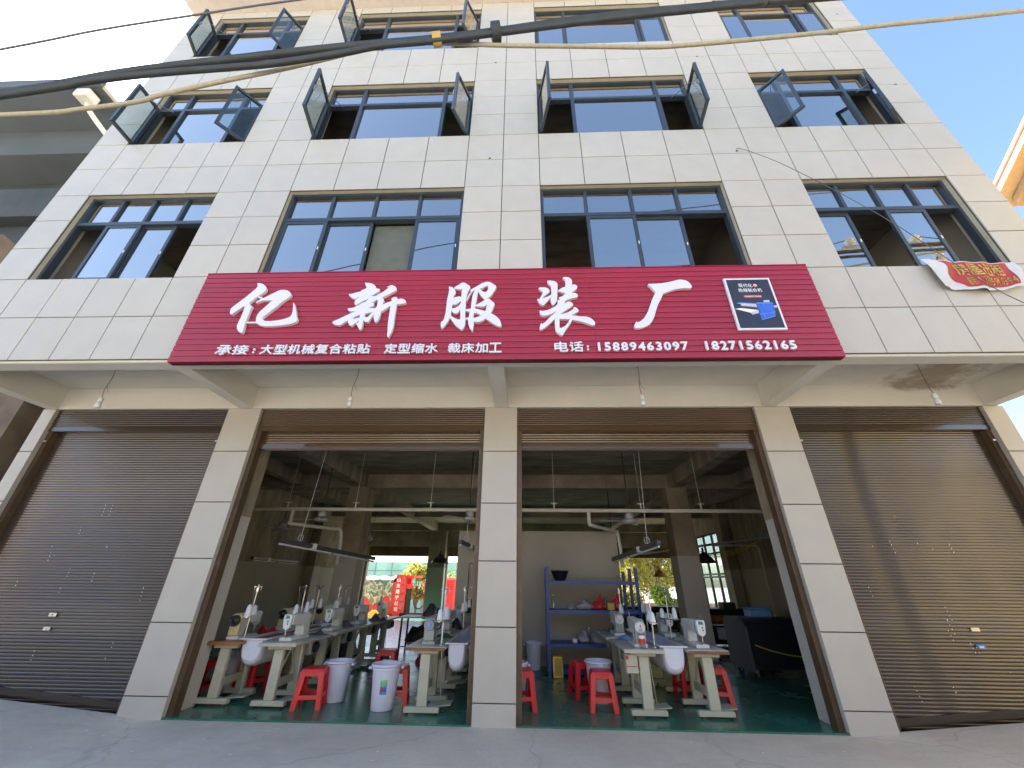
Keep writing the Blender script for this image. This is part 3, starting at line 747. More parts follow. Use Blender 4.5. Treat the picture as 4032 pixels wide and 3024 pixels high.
# ------------------------------------------------------------------ the red sign
GLYPHS = {
 'yi': [
  '-3531,5425 -3486,5424 -3435,5401 -3391,5367 -3365,5329 -3358,5291 -3369,5264 -3435,5191 -3458,5169 -3538,5058 -3504,5028 -3490,4995 -3477,5009 -3469,5001 -3478,4963 -3479,4860 -3479,4747 -3484,4723 -3467,4606 -3467,4552 -3489,4551 -3525,4573 -3556,4607 -3580,4662 -3581,4724 -3571,4805 -3572,4925 -3574,4990 -3592,5003 -3720,4864 -3746,4871 -3761,4903 -3767,4954 -3757,4986 -3613,5174 -3518,5318 -3505,5362 -3514,5393',
  '-3445,5071 -3423,5098 -3376,5137 -3344,5155 -3179,5274 -3141,5291 -3087,5292 -3040,5279 -3001,5254 -2973,5220 -2964,5193 -2973,5170 -3060,5079 -3119,4989 -3257,4819 -3261,4788 -3249,4766 -3209,4745 -3140,4741 -3060,4749 -2972,4768 -2902,4795 -2876,4814 -2861,4858 -2867,4928 -2881,4998 -2896,5051 -2890,5057 -2871,5031 -2836,4959 -2804,4876 -2782,4812 -2759,4775 -2755,4750 -2773,4722 -2832,4692 -2944,4669 -3094,4655 -3208,4657 -3264,4674 -3312,4702 -3338,4739 -3352,4796 -3351,4852 -3335,4903 -3203,5115 -3220,5100 -3280,5106 -3344,5105 -3393,5088 -3425,5062',
  '-3443,5192 -3347,5150 -3350,5134 -3458,5171',
  '-3485,4747 -3336,4745 -3328,4721 -3487,4724',
 ],
 'xin': [
  '-1931,5404 -1870,5396 -1816,5380 -1776,5349 -1753,5313 -1750,5291 -1710,5289 -1690,5268 -1694,5244 -1715,5223 -1780,5171 -1832,5151 -1788,5157 -1743,5151 -1722,5163 -1657,5211 -1560,5309 -1557,5322 -1588,5306 -1593,5317 -1560,5341 -1532,5350 -1491,5335 -1461,5307 -1450,5278 -1459,5254 -1491,5226 -1635,5126 -1608,5095 -1596,5070 -1608,5029 -1614,4995 -1561,5028 -1489,5062 -1492,5079 -1500,5093 -1491,5114 -1461,5134 -1430,5130 -1416,5112 -1413,5091 -1362,5104 -1322,5092 -1294,5069 -1283,5045 -1291,5025 -1338,5011 -1408,5002 -1407,4917 -1407,4804 -1403,4706 -1400,4648 -1405,4578 -1422,4515 -1434,4455 -1453,4459 -1464,4484 -1469,4559 -1479,4642 -1487,4766 -1490,4885 -1490,4976 -1556,4923 -1612,4880 -1614,4814 -1625,4748 -1649,4696 -1662,4696 -1682,4736 -1702,4795 -1703,4875 -1705,4835 -1728,4782 -1742,4750 -1752,4717 -1764,4710 -1803,4713 -1834,4735 -1829,4679 -1829,4621 -1844,4576 -1860,4583 -1876,4616 -1934,4694 -1964,4655 -1995,4646 -2014,4662 -2050,4734 -2083,4709 -2143,4658 -2187,4663 -2234,4681 -2258,4705 -2244,4727 -2191,4756 -2114,4804 -2046,4847 -1967,4892 -2021,4890 -2068,4900 -2089,4924 -2082,4945 -2022,4950 -1963,4984 -1915,5024 -1885,5044 -1861,5047 -1822,5109 -1870,5082 -1925,5048 -1976,4997 -2001,5008 -2013,5029 -2014,5077 -2002,5101 -1934,5156 -1980,5132 -2025,5104 -2075,5134 -2110,5166 -2126,5191 -2120,5201 -2094,5197 -2020,5224 -1940,5248 -1961,5255 -1960,5263 -1917,5280 -1886,5308 -1911,5351',
  '-1706,5094 -1689,5079 -1683,5010 -1686,4966 -1703,4937 -1740,4943 -1806,4942 -1731,4987 -1727,5011 -1738,5028 -1776,5039 -1733,5062',
  '-1828,4850 -1765,4866 -1724,4882 -1749,4836 -1779,4793 -1800,4787 -1825,4794',
  '-1983,4779 -1950,4805 -1892,4830 -1889,4785 -1973,4756',
  '-1928,4703 -1891,4726 -1893,4690',
 ],
 'fu': [
  '-703,5288 -698,5306 -681,5310 -651,5293 -609,5244 -595,5210 -600,5180 -616,5145 -623,5101 -590,5118 -544,5125 -512,5122 -512,5209 -504,5269 -534,5254 -568,5261 -628,5271 -622,5289 -587,5322 -559,5337 -532,5367 -509,5379 -480,5376 -450,5351 -405,5316 -394,5291 -397,5267 -414,5237 -430,5177 -438,5118 -439,5059 -441,5024 -438,4943 -439,4886 -436,4801 -428,4717 -428,4646 -439,4603 -467,4557 -481,4565 -506,4593 -549,4629 -584,4676 -620,4726 -644,4765 -660,4715 -695,4644 -719,4606 -733,4586 -747,4593 -757,4629 -759,4678 -750,4711 -736,4697 -719,4766 -708,4845 -708,4976 -708,5064 -697,5158 -692,5260',
  '-630,4969 -600,5004 -601,4975 -554,5009 -515,5049 -510,5008 -533,4968 -572,4934 -606,4920 -629,4923',
  '-630,4883 -607,4846 -574,4834 -538,4848 -509,4893 -500,4730 -534,4734 -591,4764 -635,4801 -632,4849',
  '-434,5039 -434,5094 -422,5124 -401,5177 -384,5207 -390,5234 -382,5252 -318,5296 -272,5332 -226,5365 -179,5386 -141,5388 -107,5378 -68,5343 -34,5321 -24,5291 -32,5261 -59,5207 -85,5154 -143,5081 -115,5080 -86,5048 -53,5015 -39,4989 -42,4966 -63,4909 -71,4875 -90,4833 -46,4807 0,4767 33,4728 52,4683 65,4618 54,4604 22,4613 -23,4641 -79,4685 -144,4733 -151,4747 -179,4720 -219,4695 -268,4685 -314,4691 -311,4639 -317,4590 -315,4547 -328,4542 -352,4574 -373,4618 -387,4673 -393,4734 -427,4734 -429,4751 -400,4767 -383,4761 -382,4812 -373,4859 -435,4877 -436,4894 -413,4908 -365,4913 -363,5000 -359,5093 -349,5164 -325,5245 -356,5218 -383,5183 -399,5135 -425,5071',
  '-257,5262 -222,5273 -181,5309 -152,5319 -135,5296 -140,5250 -158,5209 -181,5200 -219,5216',
  '-278,5211 -234,5132 -178,5070 -202,5038 -256,5004 -303,4973 -294,5057 -286,5139',
  '-305,4953 -263,4952 -217,4945 -180,4953 -146,4982 -151,4921 -165,4868 -223,4891 -310,4913',
  '-317,4842 -276,4838 -219,4798 -254,4776 -290,4763 -324,4758',
 ],
 'zhuang': [
  '571,5255 592,5268 662,5269 702,5251 724,5221 726,5184 705,5170 669,5134 616,5073 657,5087 709,5111 747,5140 751,5176 747,5288 733,5311 702,5357 700,5383 724,5393 777,5387 817,5370 839,5339 842,5294 836,5197 829,5102 824,5037 801,4994 766,4956 755,4959 739,5002 732,5046 740,5093 701,5039 636,4954 622,4956 585,4984 558,5034 550,5063 584,5066 636,5178 597,5223',
  '919,5436 938,5455 973,5455 1014,5442 1041,5411 1051,5373 1044,5313 1082,5316 1110,5296 1119,5266 1106,5240 1057,5197 1030,5164 1084,5162 1111,5141 1115,5112 1099,5090 1033,5073 975,5052 928,5024 934,5006 932,4992 913,4968 955,5003 984,5016 1017,5002 1038,4976 1040,4955 1013,4927 907,4845 849,4797 906,4810 962,4830 1021,4871 1041,4892 1040,4909 1063,4918 1089,4898 1107,4870 1106,4849 1074,4825 1001,4782 1070,4772 1125,4760 1197,4758 1245,4740 1286,4705 1310,4664 1313,4634 1300,4614 1268,4618 1204,4646 1119,4681 1011,4706 991,4659 955,4599 914,4540 872,4458 850,4462 808,4498 783,4541 778,4615 779,4723 733,4676 676,4616 603,4554 573,4556 574,4590 586,4637 600,4661 610,4640 645,4670 725,4764 815,4856 750,4816 681,4786 637,4779 598,4790 579,4822 577,4860 594,4869 616,4856 684,4872 741,4900 799,4938 832,4983 826,5030 872,5058 850,5073 846,5083 886,5101 930,5133 941,5166 890,5181 841,5201 842,5212 893,5252 955,5280 955,5329 953,5405',
  '843,4722 901,4722 984,4720 953,4659 912,4606 861,4575 837,4580',
 ],
 'chang': [
  '2101,5294 2110,5304 2218,5306 2307,5314 2408,5336 2495,5360 2546,5374 2590,5371 2645,5354 2677,5318 2695,5277 2698,5248 2690,5227 2674,5216 2591,5222 2493,5211 2401,5182 2281,5128 2271,5097 2244,5043 2204,4977 2170,4906 2139,4829 2122,4783 2104,4737 2074,4680 2039,4632 1998,4601 1948,4573 1886,4557 1840,4559 1824,4575 1822,4598 1836,4631 1862,4668 1875,4649 1910,4667 1958,4710 2004,4773 2042,4843 2079,4931 2130,5051 2188,5161 2162,5198 2144,5236 2120,5272',
 ],
}

prefetch('承接大型机械复合粘贴定型缩水裁床加工电话0123456789现代化热熔粘合机现代服装生产厂专业设备房屋出租电话:山东建宁公司')
sign = thing('shop_sign', 'long red slatted sign with raised white characters above the open bays', 'sign')
SX0, SX1, SZ0, SZ1 = -4.38, 4.40, 4.125, 5.655
NS = 17
B(SX0, SX1, -0.095, -0.0165, SZ0, SZ1).build('back_panel', 'sign_back', sign)
ph = (SZ1 - SZ0) / NS
mb = MB(); prof = [(0.02, 0.004), (0.003, 0.006), (0.0, 0.012), (-0.0015, ph * 0.5), (0.0, ph - 0.010), (0.003, ph - 0.004), (0.02, ph - 0.002)]
for xa, xb in ((SX0 - 0.003, -1.602), (-1.600, 1.30), (1.302, SX1 + 0.003)):
    n = len(prof); vs = [(x, y, z) for x in (xa, xb) for y, z in prof]
    mb.add(vs, [(i, n + i, n + i + 1, i + 1) for i in range(n - 1)], False); mb.add(vs, [tuple(range(n)), tuple(range(2 * n - 1, n - 1, -1))])
sme = mb.mesh('slat', 'sign_red')
for k in range(NS):
    o = obj('slat', sme, sign, (0, -0.116 + random.uniform(-0.001, 0.001), SZ0 + k * ph))
B(SX0 - 0.006, SX1 + 0.006, -0.12, -0.0166, SZ1, SZ1 + 0.012).build('top_trim', 'sign_red', sign)
for k, polys in GLYPHS.items():
    spl = [[tuple(int(v) / 1000 for v in p.split(',')) for p in s.split()] for s in polys]
    if k == 'yi': groups = [[0], [1], [2], [3]]
    elif k == 'xin': groups = [[0, 1, 2, 3, 4]]
    elif k == 'fu': groups = [[0, 1, 2], [3, 4, 5, 6, 7]]
    elif k == 'zhuang': groups = [[0], [1, 2]]
    else: groups = [[0]]
    bm = bmesh.new()
    for gi, g in enumerate(groups):
        me = curve_mesh('character', [spl[i] for i in g], 0.021, 'white_acrylic')
        me.transform(UPRIGHT); me.flip_normals(); me.transform(Matrix.Translation((0, 0.002 * gi + (0.012 if k == 'yi' and gi > 1 else 0), 0)))
        bm.from_mesh(me)
    out = bpy.data.meshes.new('character'); bm.to_mesh(out); bm.free(); out.materials.append(M['white_acrylic'])
    o = obj('character', out, sign, (0, -0.140, 0))
def line(txt, x0, x1, z0, z1, parent, y, m, depth=0.012, bold=0.02, name='character'):
    n = len(txt); step = (x1 - x0) / n
    for i, ch in enumerate(txt):
        if ch == ' ': continue
        cx = x0 + step * (i + 0.5)
        if ch in ':：':
            for dz in (0.25, 0.75):
                B(cx - 0.012, cx + 0.012, y - depth, y + depth, z0 + (z1 - z0) * dz * 0.75 - 0.012, z0 + (z1 - z0) * dz * 0.75 + 0.012).build(name, m, parent)
            continue
        me = text_mesh(ch, 0.02, m, bold)
        a, b, c, d = bounds(me)
        fx = (step * 0.93) / max(b - a, 0.56)
        fz = (z1 - z0) / (d - c)
        me.transform(Matrix.Diagonal((fx, fz, depth / 0.02, 1)) @ Matrix.Translation((-(a + b) / 2, -c, 0)))
        me.transform(UPRIGHT); me.flip_normals()
        obj(name, me, parent, (cx, y, z0))
YT = -0.134
line('承接', -3.76, -3.30, 4.215, 4.365, sign, YT, 'white_acrylic')
line('：', -3.27, -3.19, 4.225, 4.345, sign, YT, 'white_acrylic')
line('大型机械复合粘贴', -3.15, -1.66, 4.215, 4.365, sign, YT, 'white_acrylic')
line('定型缩水', -1.48, -0.76, 4.212, 4.362, sign, YT, 'white_acrylic')
line('裁床加工', -0.64, 0.08, 4.212, 4.362, sign, YT, 'white_acrylic')
line('电话', 0.75, 1.14, 4.215, 4.370, sign, YT, 'white_acrylic')
line('：', 1.15, 1.23, 4.225, 4.345, sign, YT, 'white_acrylic')
line('15889463097', 1.28, 2.48, 4.222, 4.352, sign, YT, 'white_acrylic', bold=0.036)
line('18271562165', 2.65, 3.84, 4.222, 4.355, sign, YT, 'white_acrylic', bold=0.036)
# poster panel screwed to the sign
po = B(3.165, 3.79, -0.150, -0.1195, 4.52, 5.39).build('poster', 'white_acrylic', sign); po['label'] = 'dark poster of a blue fusing machine in a white border'
B(3.192, 3.763, -0.1525, -0.1495, 4.548, 5.362).build('print_ground', 'poster_dark', po)
YP = -0.1545
def flat(name, pts, m, y=YP, d=0.0008):
    me = curve_mesh(name, [pts], d, m); me.transform(UPRIGHT); me.flip_normals(); obj(name, me, po, (0, y, 0))
def pp(x, y):   # poster-picture coordinates (0..1, 0..1 from the top left) -> metres
    return (3.192 + 0.571 * x, 5.362 - 0.814 * y)
line('现代化', 3.335, 3.525, 5.225, 5.288, po, YP, 'white_print', depth=0.0008, bold=0.008, name='lettering')
line('热熔粘合机', 3.315, 3.635, 5.142, 5.205, po, YP, 'white_print', depth=0.0008, bold=0.008, name='lettering')
flat('emblem', [(3.563 + 0.030 * math.cos(a), 5.256 + 0.030 * math.sin(a)) for a in [i * math.pi / 12 for i in range(24)]], 'poster_red')
me = curve_mesh('emblem_ring', [[(3.563 + r * math.cos(a), 5.256 + r * math.sin(a)) for a in [i * math.pi / 12 for i in range(24)]] for r in (0.020, 0.013)], 0.0008, 'white_print'); me.transform(UPRIGHT); me.flip_normals(); obj('emblem_ring', me, po, (0, YP - 0.002, 0))
flat('caption_bar', [(3.365, 5.045), (3.60, 5.045), (3.60, 5.083), (3.365, 5.083)], 'poster_red')
line('现代服装生产厂专业设备', 3.375, 3.592, 5.053, 5.075, po, YP - 0.002, 'white_print', depth=0.0006, bold=0.0, name='lettering')
Q = lambda *a: [pp(x, y) for x, y in a]
flat('machine_roller', Q((0.17, 0.51), (0.52, 0.52), (0.53, 0.59), (0.17, 0.555)), 'poster_grey')
flat('machine_slot', Q((0.17, 0.557), (0.53, 0.592), (0.54, 0.635), (0.16, 0.59)), 'poster_red' if False else 'joint')
flat('machine_table', Q((0.0, 0.62), (0.14, 0.605), (0.53, 0.65), (0.33, 0.70)), 'white_print')
flat('machine_apron', Q((0.33, 0.702), (0.55, 0.65), (0.56, 0.70), (0.37, 0.74)), 'poster_grey')
flat('machine_body', Q((0.52, 0.515), (0.92, 0.515), (0.90, 0.69), (0.52, 0.74), (0.54, 0.60)), 'poster_blue')
flat('machine_top', Q((0.55, 0.495), (0.90, 0.50), (0.92, 0.513), (0.53, 0.513)), 'poster_blue_light')
flat('machine_door', Q((0.54, 0.745), (0.90, 0.70), (0.87, 0.775), (0.53, 0.85)), 'poster_blue')
flat('machine_trim', Q((0.525, 0.739), (0.90, 0.69), (0.90, 0.697), (0.53, 0.746)), 'poster_blue_light', YP - 0.002)
flat('machine_trim', Q((0.53, 0.845), (0.87, 0.77), (0.87, 0.778), (0.53, 0.854)), 'poster_blue_light', YP - 0.002)
flat('machine_trim', Q((0.63, 0.73), (0.64, 0.73), (0.645, 0.825), (0.635, 0.828)), 'poster_blue_light', YP - 0.002)
flat('machine_motor', Q((0.72, 0.45), (0.86, 0.445), (0.85, 0.49), (0.72, 0.49)), 'poster_grey')
flat('machine_outlet', Q((0.92, 0.56), (0.99, 0.56), (0.98, 0.605), (0.92, 0.60)), 'poster_grey')
flat('flare', Q((0.08, 0.508), (0.16, 0.49), (0.30, 0.497), (0.52, 0.505), (0.30, 0.509), (0.16, 0.517)), 'poster_blue_light')

# ------------------------------------------------------------------ letting banner hanging from a window
ban = thing('letting_banner', 'white cloth banner with red panel and yellow characters hung from a window sill', 'banner')
def bsurf(u, v):      # u across, v down
    x = (6.07 + 1.24 * u) * (1 - v) + (6.16 + 1.10 * u) * v
    zt = 5.76 - 0.05 * u - 0.07 * math.sin(math.pi * u * 0.9) * u
    zb = 5.25 - 0.06 * math.sin(math.pi * u)
    z = zt * (1 - v) + zb * v
    y = -0.075 - 0.022 * math.sin(u * 13 + v * 2.5) * (0.3 + v) - 0.02 * math.sin(v * 3.1) - 0.010 * math.sin(u * 31 + v * 7)
    return x, y, z
def bpatch(u0, u1, v0, v1, nu, nv, off, edge=0.0):
    vs = []; 
    for j in range(nv + 1):
        for i in range(nu + 1):
            v = v0 + (v1 - v0) * j / nv
            uu0 = u0 + edge * 0.05 * math.sin(v * 8) + edge * 0.10 * v
            u = uu0 + (u1 - uu0) * i / nu
            x, y, z = bsurf(u, v); vs.append((x, y - off, z))
    return MB().add(vs, [(j * (nu + 1) + i, j * (nu + 1) + i + 1, (j + 1) * (nu + 1) + i + 1, (j + 1) * (nu + 1) + i) for j in range(nv) for i in range(nu)], True)
c_ = bpatch(0, 1, 0, 1, 48, 18, 0.0).build('cloth', 'banner_cloth', ban)
bpatch(0.15, 0.90, 0.04, 0.92, 40, 14, 0.004, 1.0).build('red_panel', 'banner_red', ban)
def btext(txt, u0, u1, v0, v1, bold):
    st = (u1 - u0) / len(txt)
    for i, ch in enumerate(txt):
        me = text_mesh(ch, 0.0, 'banner_yellow', bold); a, b, c, d = bounds(me)
        bm = bmesh.new(); bm.from_mesh(me); bmesh.ops.triangulate(bm, faces=bm.faces); bmesh.ops.subdivide_edges(bm, edges=[e for e in bm.edges if e.calc_length() > 0.12], cuts=2)
        for vt in bm.verts:
            tu = (vt.co.x - a) / max(b - a, 0.45); tv = (d - vt.co.y) / (d - c) if ch not in ':：' else 0.2 + 0.7 * (d - vt.co.y) / (d - c)
            x, y, z = bsurf(u0 + st * (i + 0.04 + 0.9 * tu), v0 + (v1 - v0) * tv); vt.co = (x, y - 0.008 + vt.co.z * 0.5, z)
        bm.to_mesh(me); bm.free(); obj('lettering', me, ban)
btext('房屋出租', 0.28, 0.82, 0.10, 0.56, 0.018)
btext('电话:13995910394', 0.32, 0.88, 0.62, 0.86, 0.012)
MB().tube([(6.08, -0.07, 5.755), (6.02, 0.0, 5.79), (5.97, 0.06, 5.80)], 0.004, 5).build('tie_string', 'wire_thin', ban)

# ------------------------------------------------------------------ cables over the street
def smooth(pts, n=6):
    P = [Vector(p) for p in pts]; out = []
    for i in range(len(P) - 1):
        a, b, c, d = P[max(i - 1, 0)], P[i], P[i + 1], P[min(i + 2, len(P) - 1)]
        for k in range(n):
            t = k / n
            out.append(0.5 * ((2 * b) + (c - a) * t + (2 * a - 5 * b + 4 * c - d) * t * t + (3 * b - a - 3 * c + d) * t ** 3))
    out.append(P[-1]); return out
YC = -2.2
bu = [(-30, 3.0), (-12, 5.0), (-5.54, 6.42), (-4.91, 6.59), (-4.44, 6.75), (-3.89, 6.88), (-3.06, 7.02), (-2.53, 7.11), (-1.79, 7.22), (-1.34, 7.27), (-0.69, 7.34), (0.05, 7.47), (0.98, 7.68), (1.94, 7.84), (2.34, 7.88), (3.31, 8.0), (4.09, 8.09), (10, 8.6), (30, 9.4)]
bl = [(-30, 2.8), (-12, 4.88), (-5.54, 6.32), (-4.6, 6.58), (-3.87, 6.71), (-2.98, 6.79), (-2.46, 6.85), (-1.74, 7.03), (-1.32, 7.17), (-0.68, 7.25), (0.05, 7.38), (0.97, 7.56), (1.92, 7.72), (2.31, 7.77), (3.27, 7.90), (4.04, 7.98), (10, 8.45), (30, 9.2)]
be = [(-30, 6.4), (-9, 6.15), (-5.3, 6.15), (-4.53, 6.22), (-3.96, 6.33), (-3.75, 6.45), (-3.13, 6.70), (-2.48, 6.93), (-1.79, 7.23), (-1.46, 7.43), (-1.08, 7.46), (-0.6, 7.42), (0.2, 7.31), (0.96, 7.24), (1.84, 7.16), (2.22, 7.17), (2.93, 7.24), (3.83, 7.35), (4.77, 7.50), (6.29, 7.71), (12, 8.6), (30, 11)]
th = [(-30, 1.0), (-10, 6.1), (-6.2, 7.47), (-5.13, 7.9), (-4.0, 8.22), (-2.83, 8.53), (0, 9.15), (6, 10.2), (30, 13)]
c1 = MB().tube(smooth([(x, YC, z) for x, z in bu]), 0.046, 8).build('power_cable', 'cable_black'); tag(c1, 'thick black cable, upper one of the pair crossing in front of the top windows', 'cable', 'black cables over the street')
c2 = MB().tube(smooth([(x, YC - 0.02, z) for x, z in bl]), 0.037, 8).build('power_cable', 'cable_black'); tag(c2, 'black cable running just below the thickest black cable', 'cable', 'black cables over the street')
c3 = MB().tube(smooth([(x, YC + 0.075, z) for x, z in be]), 0.025, 8).build('overhead_cable', 'cable_beige'); tag(c3, 'beige sagging cable crossing behind the black cables', 'cable')
c4 = MB().tube(smooth([(x, YC, z) for x, z in th]), 0.012, 6).build('overhead_wire', 'wire_thin'); tag(c4, 'thin dark wire across the white sky by the cornice', 'wire')
t1 = MB().tube([(-0.70, YC - 0.005, 7.31), (-0.60, YC - 0.005, 7.325)], 0.10, 12).build('yellow_tape', 'tape_yellow', c1)
t1.scale = (1, 0.75, 1); t1.location = (0, YC * 0.25, 0)
mb = MB().tube([(0.0, YC - 0.006, 7.425), (0.10, YC - 0.006, 7.445)], 0.108, 12); mb.box(0.02, 0.10, YC - 0.02, YC + 0.02, 7.5, 7.56)
mb.build('tape_wrap', 'cable_black', c1)
w5 = MB().tube(smooth([(4.17, -0.012, 8.46), (4.24, -0.05, 8.45), (4.6, -0.30, 7.6), (5.10, -0.70, 5.95), (5.53, -1.0, 4.35), (5.9, -1.3, 3.6)]), 0.0045, 5).build('drop_wire', 'wire_thin'); tag(w5, 'thin wire slanting down from a tile hole across the banner', 'wire')

# ------------------------------------------------------------------ bare bulbs under the canopy
def bulb(x, y, lab, lean):
    t = thing('hanging_bulb', lab, 'light bulb', (x, y, 4.593), 0, 'bare bulbs under the canopy')
    random.seed(int(x * 100)); 
    MB().tube(smooth([(0, 0, 0), (0.012 + lean * 0.2, 0.01, -0.2), (-0.012 + lean * 0.6, 0, -0.38), (lean, 0, -0.56)]), 0.005, 5).build('flex', 'wire_brown', t)
    MB().tube(smooth([(lean * 0.5, 0, -0.33), (lean * 0.5 + 0.03, 0.01, -0.42), (lean * 0.5 + 0.07, 0, -0.46)]), 0.003, 5).build('spare_wire', 'wire_brown', t)
    MB().lathe([(0.0, -0.55), (0.026, -0.555), (0.032, -0.575), (0.032, -0.625), (0.027, -0.63), (0.0, -0.63)], 12, (lean, 0, 0)).build('socket', 'bulb_socket', t)
    MB().lathe([(0.0, -0.628), (0.027, -0.632), (0.037, -0.66), (0.038, -0.71), (0.030, -0.722), (0.0, -0.726)], 12, (lean, 0, 0)).build('bulb', 'light_tube', t)
    MB().lathe([(0.0, 0.0), (0.035, -0.002), (0.03, -0.02), (0, -0.022)], 10).build('ceiling_rose', 'bulb_socket', t)
bulb(-6.18, 0.8, 'bare bulb hanging over the leftmost shut shutter', 0.03)
bulb(-2.23, 0.8, 'bare bulb hanging over the open bay left of the middle column', -0.02)
bulb(2.09, 0.8, 'bare bulb hanging over the open bay right of the middle column', 0.0)
bulb(6.22, 0.8, 'bare bulb hanging beside the damp brown stain', 0.02)

# ------------------------------------------------------------------ the dark house next door
nb = thing('neighbour_house', 'dark shaded house with a deep flat eave left of the tiled factory', 'building')
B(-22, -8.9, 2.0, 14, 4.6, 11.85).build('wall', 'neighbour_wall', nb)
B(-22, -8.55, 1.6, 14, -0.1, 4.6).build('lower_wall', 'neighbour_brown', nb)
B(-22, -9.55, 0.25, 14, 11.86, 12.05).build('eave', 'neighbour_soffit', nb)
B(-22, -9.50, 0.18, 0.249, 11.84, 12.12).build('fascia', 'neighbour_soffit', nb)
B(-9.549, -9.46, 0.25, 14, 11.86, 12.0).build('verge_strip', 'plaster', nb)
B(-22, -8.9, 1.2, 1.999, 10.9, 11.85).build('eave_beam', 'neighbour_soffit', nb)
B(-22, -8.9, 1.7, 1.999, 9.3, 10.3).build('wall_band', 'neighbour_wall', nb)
B(-22, -8.7, 1.2, 1.999, 6.7, 6.95).build('balcony_slab', 'neighbour_lower', nb)
MB().add([(-22, 0.9, 8.3), (-10.6, 1.1, 8.0), (-9.3, 1.95, 6.96), (-22, 1.95, 6.96), (-22, 0.95, 8.25), (-10.62, 1.15, 7.95), (-9.35, 1.97, 6.95), (-22, 1.97, 6.95)], [(0, 1, 2, 3), (4, 7, 6, 5), (0, 4, 5, 1), (1, 5, 6, 2), (2, 6, 7, 3), (3, 7, 4, 0)]).build('awning', 'neighbour_brown', nb)
for k in range(4): B(-12.6 - k * 2.2, -11.4 - k * 2.2, 1.96, 1.999, 5.0, 6.3).build('window', 'dark_glass', nb)
MB().tube(smooth([(-9.95, 0.45, 11.85), (-9.95, 0.45, 11.6), (-9.8, 0.55, 11.3), (-9.2, 0.9, 10.6), (-8.75, 1.15, 10.2), (-8.72, 1.4, 9.9), (-8.72, 1.6, 5.0)]), 0.055, 10).build('downpipe', 'pvc', nb)
B(-10.1, -9.75, 0.22, 0.5, 11.55, 11.80).build('pipe_clamp', 'pvc', nb, bevel=0.03)

# ------------------------------------------------------------------ yellow house beyond the right corner
yh = thing('yellow_house', 'sunlit yellow house with red tile eave at the right edge', 'building')
MB().prism([(6.2, -0.1), (6.2, 14.75), (0.0, 19.3), (-6.2, 14.75), (-6.2, -0.1)], 19.3, 32, 'x').build('wall', 'yellow_wall', yh)
def rz_(y): return 15.0 + (6.1 - abs(y)) * 0.735
for s_ in (1, -1):
    rf = MB().prism([(s_ * 6.5, rz_(6.5)), (0.0 + s_ * 0.002, rz_(0)), (0.0 + s_ * 0.002, rz_(0) + 0.42), (s_ * 6.5, rz_(6.5) + 0.34)], 18.5, 32.5, 'x').build('roof', 'eave_tan', yh)
    for k in range(14):
        x = 18.62 + k * 0.36
        MB().tube([(x, s_ * 6.6, rz_(6.6) + 0.36), (x, s_ * 0.1, rz_(0.1) + 0.42)], 0.17, 8).build('roof_tile', 'roof_red', rf)
    MB().prism([(s_ * 6.25, rz_(6.25) - 0.30), (s_ * 0.003, rz_(0) - 0.30), (s_ * 0.003, rz_(0) - 0.02), (s_ * 6.25, rz_(6.25) - 0.02)], 19.05, 19.295, 'x').build('verge_moulding', 'eave_tan', yh)
for k in range(3):
    w_ = B(19.27, 19.31, -3.4 + k * 2.8, -2.0 + k * 2.8, 9.8, 11.6).build('window', 'dark_glass', yh)
    B(19.2, 19.268, -3.5 + k * 2.8, -1.9 + k * 2.8, 9.68, 9.8).build('sill', 'plaster', w_)

# ------------------------------------------------------------------ across the street (seen in the glass and the shutters)
def street_house(x0, x1, h, m, lab):
    t = thing('street_house', lab, 'building', group='houses across the street')
    B(x0, x1, -32, -22, -0.1, h).build('wall', m, t)
    B(x0 - 0.4, x1 + 0.4, -32.4, -21.5, h, h + 0.3).build('roof', 'plaster', t)
    n = int((x1 - x0) / 3)
    for r in range(int(h / 3.3)):
        for k in range(n):
            x = x0 + 0.8 + k * 3
            w = B(x, x + 1.6, -22.05, -21.98, 1.0 + r * 3.3, 2.6 + r * 3.3).build('window', 'dark_glass', t)
            B(x - 0.08, x + 1.68, -21.99, -21.90, 0.9 + r * 3.3, 1.0 + r * 3.3).build('sill', 'plaster', w)
street_house(-60, -36.5, 10.2, 'house_brown', 'far house mirrored at the outer edge of the left shutter')
street_house(-29, -13, 10.2, 'neighbour_wall', 'grey house mirrored dark in the left shutter')
street_house(-10.0, 6.0, 6.5, 'house_cream', 'low cream house mirrored faintly in the sign')
street_house(9.0, 22, 9.0, 'neighbour_wall', 'grey house mirrored dark in the right shutter')
street_house(25.5, 48, 9.5, 'yellow_wall', 'yellow house mirrored as a warm glow in the right shutter')
po_ = thing('utility_pole', 'concrete pole with porcelain insulators mirrored in the right sliding window', 'utility pole', (9.45, -3.0, 0))
MB().tube([(0, 0, -0.1), (0, 0, 9.5)], [0.16, 0.11], 12).build('pole', 'pole_concrete', po_)
B(-0.8, 1.6, -0.05, 0.05, 9.35, 9.45).build('crossarm', 'galvanised', po_)
for dx, dz in ((-0.55, 9.45), (1.05, 9.42), (1.35, 8.8)):
    MB().lathe([(0.03, 0.0), (0.09, 0.03), (0.05, 0.07), (0.11, 0.11), (0.06, 0.15), (0.10, 0.2), (0.07, 0.27), (0, 0.3)], 14, (dx, 0, dz)).build('insulator', 'porcelain', po_)
MB().bar((0.1, 0, 8.7), (1.3, 0, 9.4), 0.05, 0.05).build('brace', 'galvanised', po_)
